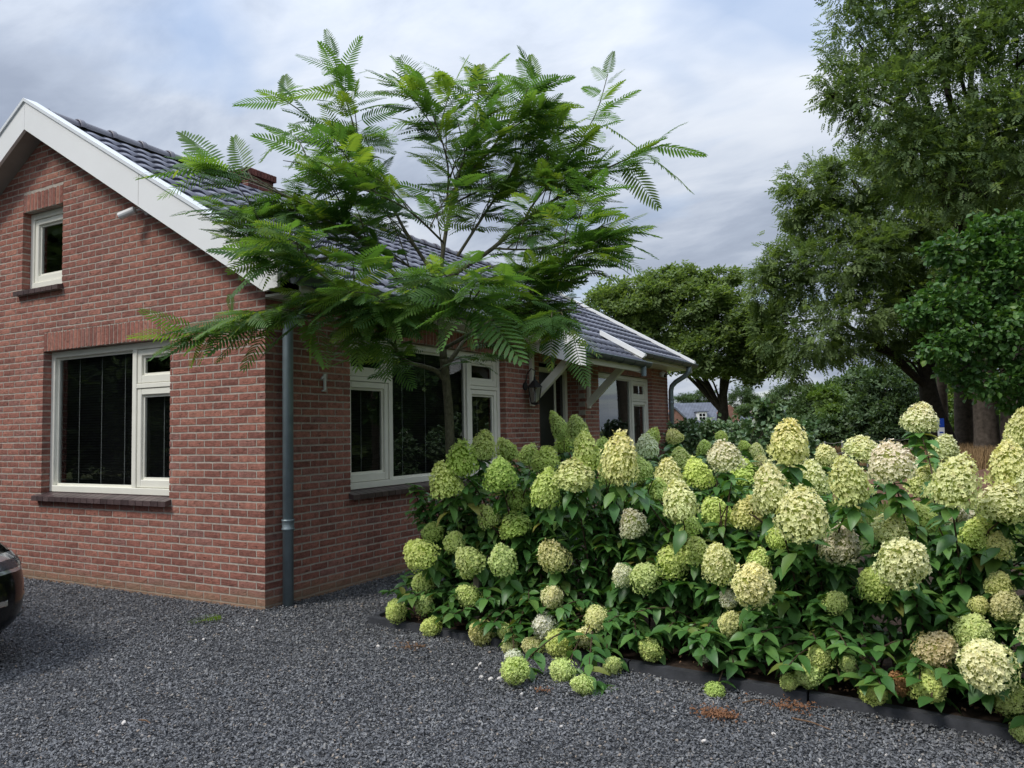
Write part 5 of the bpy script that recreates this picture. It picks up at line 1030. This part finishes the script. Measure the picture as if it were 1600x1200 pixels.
def farwin(par, u, f, z0, z1, w):
    wd = tf(MB().box(u - w / 2, f - .1, z0, u + w / 2, f, z1), o).build('window', 'window_white', par)
    for i in (0, 1):
        for j in (0, 1):
            a = u - w / 2 + .12 + i * (w / 2 - .05); b = z0 + .14 + j * ((z1 - z0) / 2 - .05); tf(MB().box(a, f - .13, b, a + w / 2 - .2, f - .105, b + (z1 - z0) / 2 - .22), o).build('pane', 'dark_glass', wd)
dm = tf(MB().box(-.1, .3, 2.4, 1.7, 3., 4.35), o).build('dormer', 'window_white', A); tf(MB().box(-.35, .1, 4.36, 2.0, 4., 4.5), o).build('dormer_roof', 'far_tile', dm)
farwin(A, .75, .28, 2.7, 4.2, 1.35)
tf(MB().prism([(4.0, 2.2), (7.6, 2.2), (7.6, 4.2), (5.8, 5.6), (4.0, 4.2)], 1, -.9, 4.), o).build('gable_wall', 'far_brick', A); farwin(A, 4.95, -.92, 2.2, 3.4, 1.3)
tf(MB().add([(8., -.2, 2.3), (13., -.2, 2.3), (13., 4.4, 4.3), (8., 4.4, 4.3)], [(0, 1, 2, 3)]).box(8., 4.41, 0, 13., 9, 4.2), o).build('annexe_roof', 'far_tile', A, fix=False)
o = frame_at(1200, 100); B = thing('barn', 'distant white walled barn with weathered brown tiled roof', 'barn', tuple(o))
tf(MB().box(-2.1, .2, 0, 4.2, 8, 2.15).prism([(-2.1, 2.15), (2.2, 2.15), (.2, 4.4)], 1, .2, .3), o).build('wall', 'hull_wall', B)
tf(MB().add([(.1, -.4, 4.75), (2.7, -.4, 2.1), (4.9, 7., 2.1), (2.3, 7., 4.75)], [(0, 1, 2, 3)]).add([(.1, -.4, 4.75), (2.3, 7., 4.75), (-.4, 7., 3.4), (-2.3, -.4, 3.0)], [(0, 1, 2, 3)]).prism([(-2.3, 2.3), (-.05, 3.9), (1.6, 3.0), (1.2, 2.5)], 1, -.42, -.36), o).build('roof', 'barn_tile', B, fix=False)
# ------------------------------------------------------------ field, grass, mound, fence, sign
def field_pt(px, D): 
    p = frame_at(px, D); return p.x, p.y
mb = MB(); cx0, cy0 = frame_at(1530, 15.5).x, frame_at(1530, 15.5).y; n = 24
V = []; 
for j in range(n):
    for i in range(n):
        u = (i / (n - 1) - .5) * 2; v = (j / (n - 1) - .5) * 2; h = max(0, 1 - u * u) * max(0, 1 - v * v); V.append((cx0 + 3.4 * u, cy0 + 2.6 * v + .4 * u, h * (.42 + .10 * math.sin(5 * u + 3 * v)) + random.uniform(-.03, .04) * (h > .02) - .01))
mb.add(V, [(j * n + i, j * n + i + 1, (j + 1) * n + i + 1, (j + 1) * n + i) for j in range(n - 1) for i in range(n - 1)])
mb.build('soil_mound', 'mound_soil', None, smooth=True, fix=False, kind='structure')
def blades(name, n, region, h, mat, label, cat, w=.012, seed=1):
    r = np.random.default_rng(seed); P = []
    while len(P) < n:
        px = r.uniform(region[0], region[1]); D = r.uniform(region[2], region[3]); x, y = field_pt(px, D); P.append((x, y, 0))
    P = np.array(P); n = len(P); hh = h * r.uniform(.5, 1.2, n); a = r.uniform(0, 6.28, n); ln = r.normal(0, .18, (n, 2)) * hh[:, None]; wv = np.stack([np.cos(a), np.sin(a), np.zeros(n)], 1) * w * r.uniform(.6, 1.4, (n, 1)) * .5
    top = P + np.concatenate([ln, hh[:, None]], 1); mid = P + np.concatenate([ln * .35, hh[:, None] * .55], 1)
    V = np.stack([P - wv, P + wv, mid + wv * .8, mid - wv * .8, top + wv * .3, top - wv * .3], 1).reshape(-1, 3); b = (np.arange(n) * 6)[:, None]
    F = np.concatenate([b + np.array([[0, 1, 2, 3]]), b + np.array([[3, 2, 4, 5]])])
    link(name, np_mesh(name, V, F, mat), (0, 0, 0), None, kind='stuff', label=label, category=cat)
blades('dry_grass', 26000, (1400, 1680, 19.5, 30), .62, 'dry_grass', 'tall dry brown grass at the foot of the roadside trunks', 'grass', .022)
blades('field_grass', 16000, (1200, 1480, 23, 37), .38, 'dry_grass', 'yellowed grass along the far edge of the field', 'grass', .03, 2)
blades('lawn_grass', 16000, (1250, 1640, 9.5, 19), .075, 'bush_bright', 'short green grass of the lawn behind the hydrangeas', 'grass', .012, 3)
fn = thing('wire_fence', 'low electric tape fence with thin posts across the yellowed field', 'fence', field_pt(1320, 20) + (0,))
pts = [field_pt(px, D) for px, D in ((1262, 18.5), (1285, 19.), (1312, 19.6), (1323, 20.), (1350, 20.6), (1385, 21.4), (1420, 22.))]
for x, y in pts: MB().tube([(x, y, -.05), (x, y, 1.02)], .022, 6).build('post', 'sign_pole', fn)
for z in (.98, .72):
    w = MB()
    for (a, b), (c, d) in zip(pts[:-1], pts[1:]): w.tube([(a, b, z), ((a + c) / 2, (b + d) / 2, z - .03), (c, d, z)], .006, 4, cap=False)
    w.build('fence_tape', 'fence_tape', fn)
x, y = field_pt(1467, 24.); sg = thing('road_sign', 'small blue and white sign on a post beside the leaning ash', 'sign', (x, y, 0)); o = Vector((x, y, 0))
tf(MB().tube([(0, .05, 0), (0, .05, 1.55)], .03, 8), o).build('post', 'sign_pole', sg); tf(MB().box(-.10, 0, 1.28, .10, .02, 1.55), o).build('blue_plate', 'sign_blue', sg)
tf(MB().box(-.10, 0, 1.0, .10, .02, 1.27), o).build('white_plate', 'sign_white', sg); tf(MB().box(-.06, -.004, 1.10, .06, -.001, 1.14), o).build('blue_band', 'sign_blue', sg)
# ------------------------------------------------------------ black car, nose towards the right
car = thing('parked_car', 'black car parked beside the gable, only its rounded front corner and headlight in view', 'car', (-2.4, -2.6, 0))
CX, CYc, HW = -.20, -2.49, .90      # nose x, centre y, half width
def sect(x, hw, z0, z1, n=20, p=3.2, crown_=.0):
    V = []
    for k in range(n):
        a = 2 * math.pi * k / n + math.pi / n; c, s = math.cos(a), math.sin(a); V.append((x, CYc + hw * math.copysign(abs(c) ** (2 / p), c), (z0 + z1) / 2 + (z1 - z0) / 2 * math.copysign(abs(s) ** (2 / p), s)))
    return V
def loft(secs, name, mat, par):
    mb = MB(); n = len(secs[0]); V = [v for s in secs for v in s]; F = [(i * n + k, i * n + (k + 1) % n, (i + 1) * n + (k + 1) % n, (i + 1) * n + k) for i in range(len(secs) - 1) for k in range(n)]; F += [tuple(range(n)), tuple((len(secs) - 1) * n + k for k in range(n - 1, -1, -1))]
    mb.add(V, F); o = mb.build(name, mat, par, smooth=True); md = o.modifiers.new('s', 'SUBSURF'); md.levels = md.render_levels = 2; return o
x = CX
def wrap(o, off, sub=3):
    if sub: md = o.modifiers.new('s', 'SUBSURF'); md.subdivision_type = 'SIMPLE'; md.levels = md.render_levels = sub
    md = o.modifiers.new('w', 'SHRINKWRAP'); md.target = body; md.wrap_mode = 'ABOVE_SURFACE'; md.offset = off
body = loft([sect(x - .0, .58, .26, .58), sect(x - .03, .70, .19, .68), sect(x - .12, .81, .15, .76), sect(x - .30, .875, .14, .84), sect(x - .62, .90, .16, .93), sect(x - 1.1, .91, .20, 1.0), sect(x - 2.2, .91, .22, 1.03), sect(x - 3.3, .91, .22, 1.04), sect(x - 3.9, .88, .24, 1.03), sect(x - 4.2, .82, .28, .98), sect(x - 4.32, .66, .36, .86)], 'body', 'car_paint', car)
loft([sect(x - 1.05, .60, .92, 1.0, p=3), sect(x - 1.45, .66, .95, 1.22, p=3), sect(x - 1.95, .66, .95, 1.44, p=3), sect(x - 2.9, .66, .95, 1.50, p=3), sect(x - 3.6, .62, .95, 1.40, p=3), sect(x - 4.0, .58, .92, 1.08, p=3)], 'cabin', 'dark_glass', car)
loft([sect(x - 1.75, .55, 1.40, 1.43), sect(x - 2.2, .60, 1.42, 1.50), sect(x - 3.0, .60, 1.45, 1.525), sect(x - 3.5, .55, 1.40, 1.46)], 'car_roof', 'car_paint', car)
for sx in (x - .86, x - 3.55):
    for sd in (-1, 1):
        yc = CYc + sd * .82; w = MB(); w.tube([(sx, yc - .11, .33), (sx, yc - .09, .33), (sx, yc + .09, .33), (sx, yc + .11, .33)], [.30, .335, .335, .30], 28); wh = w.build('wheel', 'rubber', car, smooth=False)
        r_ = MB()
        for k in range(7):
            a = 2 * math.pi * k / 7; r_.bar((sx, yc + sd * .115, .33), (sx + .22 * math.cos(a), yc + sd * .112, .33 + .22 * math.sin(a)), .04, .012, side=(-math.sin(a), 0, math.cos(a)))
        r_.tube([(sx, yc + sd * .10, .33), (sx, yc + sd * .118, .33)], .235, 24); r_.build('rim', 'alloy', wh)
for sd in (1, -1):
    Y = lambda v: CYc + sd * v
    h = MB(); h.add([(x - .075, Y(.50), .60), (x - .045, Y(.50), .50 + .06), (x - .16, Y(.80), .66), (x - .26, Y(.865), .70), (x - .36, Y(.880), .80), (x - .25, Y(.80), .815), (x - .12, Y(.60), .735), (x - .07, Y(.50), .69)], [(0, 1, 2, 3, 4, 5, 6, 7)])
    pr = [(.46, .59, .68, .02), (.58, .585, .705, .035), (.70, .59, .73, .085), (.80, .60, .75, .15), (.855, .63, .765, .24), (.880, .68, .775, .33)]
    h = MB(); V = []
    for v, z0, z1, dx in pr: V += [(x - dx + .012, Y(v), z0), (x - dx - .006, Y(v + .004), (z0 + z1) / 2 + .01), (x - dx - .06, Y(v - .01), z1)]
    h.add(V, [(3 * i, 3 * i + 1, 3 * i + 4, 3 * i + 3) for i in range(5)] + [(3 * i + 1, 3 * i + 2, 3 * i + 5, 3 * i + 4) for i in range(5)]); hl = h.build('headlight', 'lamp_rim', car, smooth=True)
    wrap(hl, .007)
    c = MB(); V = [(a + .006, b, z) for a, b, z in [(x - dx + .012, Y(v), z0 + .014 + (z1 - z0) * .12) for v, z0, z1, dx in pr[1:5]] + [(x - dx - .02, Y(v), z0 + (z1 - z0) * .66) for v, z0, z1, dx in reversed(pr[1:5])]]
    c.add(V, [tuple(range(8))]); wrap(c.build('lamp_lens', 'lens_dark', hl), .013)
    b = MB(); b.tube([(x - .01, Y(.30), .40), (x - .05, Y(.62), .415), (x - .135, Y(.78), .445), (x - .24, Y(.852), .475), (x - .30, Y(.868), .46)], [.014, .017, .018, .017, .008], 8); wrap(b.build('bumper_trim', 'chrome', car, smooth=True), .004, 0)
    MB().tube([(x - .10, Y(.74), .31), (x - .20, Y(.83), .318), (x - .26, Y(.858), .325)], [.006, .008, .005], 6).build('bumper_line', 'zinc_dark', car, smooth=True)
g = MB()
for k in range(6): g.box(x - .02, CYc - .42, .44 + k * .035, x + .012, CYc + .42, .455 + k * .035)
g.build('grille', 'black_metal', car)
for sd in (-1, 1): MB().tube([(x - 1.35, CYc + sd * .86, 1.0), (x - 1.33, CYc + sd * 1.0, 1.04), (x - 1.36, CYc + sd * 1.08, 1.04)], [.03, .075, .04], 10).build('mirror', 'car_paint', car, smooth=True)
# ------------------------------------------------------------ gravel chips
chips = bpy.data.collections.new('chip_shapes')
for s in range(5):
    r = random.Random(s + 20); bm = bmesh.new()
    for i in range(9): 
        v = Vector([r.gauss(0, 1) for _ in range(3)]).normalized(); bm.verts.new((v.x * .5, v.y * .36, v.z * .20))
    bmesh.ops.convex_hull(bm, input=bm.verts[:]); me = bpy.data.meshes.new('chip_shape'); bm.to_mesh(me); bm.free(); me.materials.append(M['slate_chip']); chips.objects.link(bpy.data.objects.new('chip_shape', me))
def in_poly(x, y, poly):
    ins = np.zeros(len(x), bool); n = len(poly)
    for i in range(n):
        x0, y0 = poly[i]; x1, y1 = poly[(i + 1) % n]; c = ((y0 > y) != (y1 > y)) & (x < (x1 - x0) * (y - y0) / ((y1 - y0) + 1e-12) + x0); ins ^= c
    return ins
N = 760000; gx = rng.uniform(-4.2, 6.0, N); gy = rng.uniform(-3.4, 4.5, N)
dx = gx - CAM.x; dy = gy - CAM.y; z = dx * F_.x + dy * F_.y - CAM.z * F_.z; u = (dx * R_.x + dy * R_.y - CAM.z * R_.z) / np.maximum(z, .01); vv = (dx * U_.x + dy * U_.y - CAM.z * U_.z) / np.maximum(z, .01)
keep = (z > 2) & (np.abs(u) < .74) & (vv > -.60) & in_poly(gx, gy, drive_poly) & ~((gy > -.012) & (gx < .012)) & (rng.random(N) < np.clip(1.35 - .13 * z, .35, 1))
gx, gy, z = gx[keep], gy[keep], z[keep]; n = len(gx); print('chips', n)
me = bpy.data.meshes.new('gravel'); me.vertices.add(n)
hump = .006 * np.sin(gx * 9 + np.sin(gy * 5) * 2) + .006 * np.sin(gy * 7.3 + gx * 2)
me.vertices.foreach_set('co', np.stack([gx, gy, .006 + np.abs(rng.normal(0, .0055, n)) + .5 * (hump + .012)], 1).astype(np.float32).ravel())
me.attributes.new('rot', 'FLOAT_VECTOR', 'POINT').data.foreach_set('vector', np.stack([rng.normal(0, .45, n), rng.normal(0, .45, n), rng.uniform(0, 6.28, n)], 1).astype(np.float32).ravel())
me.attributes.new('scl', 'FLOAT', 'POINT').data.foreach_set('value', (np.exp(rng.normal(0, .28, n)) * (.0140 + .0010 * np.maximum(z - 4, 0))).astype(np.float32))
me.attributes.new('pick', 'INT', 'POINT').data.foreach_set('value', rng.integers(0, 5, n).astype(np.int32))
gr = link('gravel', me, (0, 0, 0), None, kind='stuff', label='dark slate gravel chips covering the driveway', category='gravel')
ng = bpy.data.node_groups.new('scatter_chips', 'GeometryNodeTree'); ng.interface.new_socket('Geometry', in_out='INPUT', socket_type='NodeSocketGeometry'); ng.interface.new_socket('Geometry', in_out='OUTPUT', socket_type='NodeSocketGeometry')
gi = ng.nodes.new('NodeGroupInput'); go = ng.nodes.new('NodeGroupOutput'); ip = ng.nodes.new('GeometryNodeInstanceOnPoints'); ci = ng.nodes.new('GeometryNodeCollectionInfo'); ci.inputs['Collection'].default_value = chips; ci.inputs['Separate Children'].default_value = True; ci.inputs['Reset Children'].default_value = True
def na(t, nm): x = ng.nodes.new('GeometryNodeInputNamedAttribute'); x.data_type = t; x.inputs['Name'].default_value = nm; return next(o for o in x.outputs if o.enabled and o.name == 'Attribute')
ip.inputs['Pick Instance'].default_value = True
ng.links.new(gi.outputs[0], ip.inputs['Points']); ng.links.new(ci.outputs[0], ip.inputs['Instance']); ng.links.new(na('INT', 'pick'), ip.inputs['Instance Index']); ng.links.new(na('FLOAT_VECTOR', 'rot'), ip.inputs['Rotation']); ng.links.new(na('FLOAT', 'scl'), ip.inputs['Scale']); ng.links.new(ip.outputs[0], go.inputs[0])
gr.modifiers.new('scatter', 'NODES').node_group = ng
# ------------------------------------------------------------ small loose things on the gravel
def ground_pt(px, py, z=.02):
    d = F_ + R_ * ((px - 800) / 1212.) + U_ * ((600 - py) / 1212.); t = (z - CAM.z) / d.z; p = CAM + d * t; return p
pm = []
for s in range(3):
    bm = bmesh.new(); bmesh.ops.create_icosphere(bm, subdivisions=2, radius=1.); r = random.Random(s)
    for v in bm.verts: v.co = Vector((v.co.x * 1., v.co.y * .8, v.co.z * .6)) * r.uniform(.9, 1.1)
    me = bpy.data.meshes.new('pebble_shape'); bm.to_mesh(me); bm.free(); me.materials.append(M['white_plastic']); pm.append(me)
plain('pebble', (.62, .58, .54), .7, .3, var=.12, vscale=60)
for me in pm: me.materials[0] = M['pebble']
for px, py, s in ((750, 1038, 8), (744, 1045, 7), (752, 1058, 9), (767, 1061, 10), (781, 1060, 10), (815, 1085, 7), (591, 1010, 8), (647, 1004, 6), (707, 1038, 5), (1227, 1173, 9), (1209, 1147, 9), (1200, 1172, 6), (1100, 1158, 10), (838, 1108, 7), (877, 1135, 6), (80, 1020, 6), (180, 1056, 6), (175, 1031, 6), (193, 1130, 9), (156, 1144, 8), (318, 999, 6), (306, 1000, 5), (267, 1020, 5), (1385, 1180, 6), (1437, 1188, 6), (1280, 1188, 8), (380, 975, 6), (395, 980, 6), (370, 985, 5), (402, 970, 5)):
    p = ground_pt(px, py, .018); D = (p - CAM).dot(F_); r_ = s * D / 1212 / 2
    link('pebble', random.choice(pm), tuple(p), None, rot=(random.random(), random.random(), random.random() * 6), scale=(r_,) * 3, label='small white pebble lying loose among the dark gravel', category='pebble', group='white pebbles on the gravel')
def debris(px, py, n, size, mat, name, label, cat):
    p = ground_pt(px, py, .02); mb = MB()
    for i in range(n):
        q = p + Vector((random.gauss(0, size), random.gauss(0, size * .6), abs(random.gauss(0, .012)))); a = random.uniform(0, 6.28); s = random.uniform(.006, .016); c, k = math.cos(a) * s, math.sin(a) * s
        mb.add([q, q + Vector((c - k * .5, k + c * .5, .006)), q + Vector((2 * c, 2 * k, .0)), q + Vector((c + k * .5, k - c * .5, .009))], [(0, 1, 2, 3)])
    for i in range(5):
        a = random.uniform(0, 6.28); q = p + Vector((random.gauss(0, size * .5), random.gauss(0, size * .3), .008)); mb.tube([q, q + Vector((math.cos(a), math.sin(a), .05)) * size * 1.2], .0018, 4)
    mb.build(name, mat, None, loc=tuple(p), label=label, category=cat)
debris(1120, 1119, 240, .05, 'dry_flower', 'withered_bloom', 'withered rust brown flower head lying on the gravel before the kerb', 'dead flower')
debris(1240, 1106, 90, .07, 'dry_flower', 'dry_debris', 'thin scatter of brown dry bits on the gravel against the kerb', 'plant debris')
debris(850, 1081, 26, .018, 'dry_flower', 'dry_leaf', 'small rust coloured dry leaf on the gravel under the white topped bloom', 'dead leaf')
debris(645, 1012, 60, .06, 'twig', 'dry_debris', 'brown dusty bits on the gravel in front of the left kerb block', 'plant debris')
def twig(a, b, r_, label):
    p, q = ground_pt(*a, .022), ground_pt(*b, .024); MB().tube([p, p.lerp(q, .5) + Vector((0, .006, .006)), q], [r_, r_ * .8, r_ * .5], 6).build('twig', 'twig', None, loc=tuple(p), label=label, category='twig')
twig((1238, 1122), (1298, 1140), .0045, 'pale brown dead twig lying on the gravel before the kerb')
twig((217, 1125), (236, 1131), .004, 'short pinkish twig lying alone on the open gravel at the lower left')
twig((1160, 1098), (1196, 1094), .004, 'thin twig lying against the foot of the kerb')
SC.render.film_transparent = False
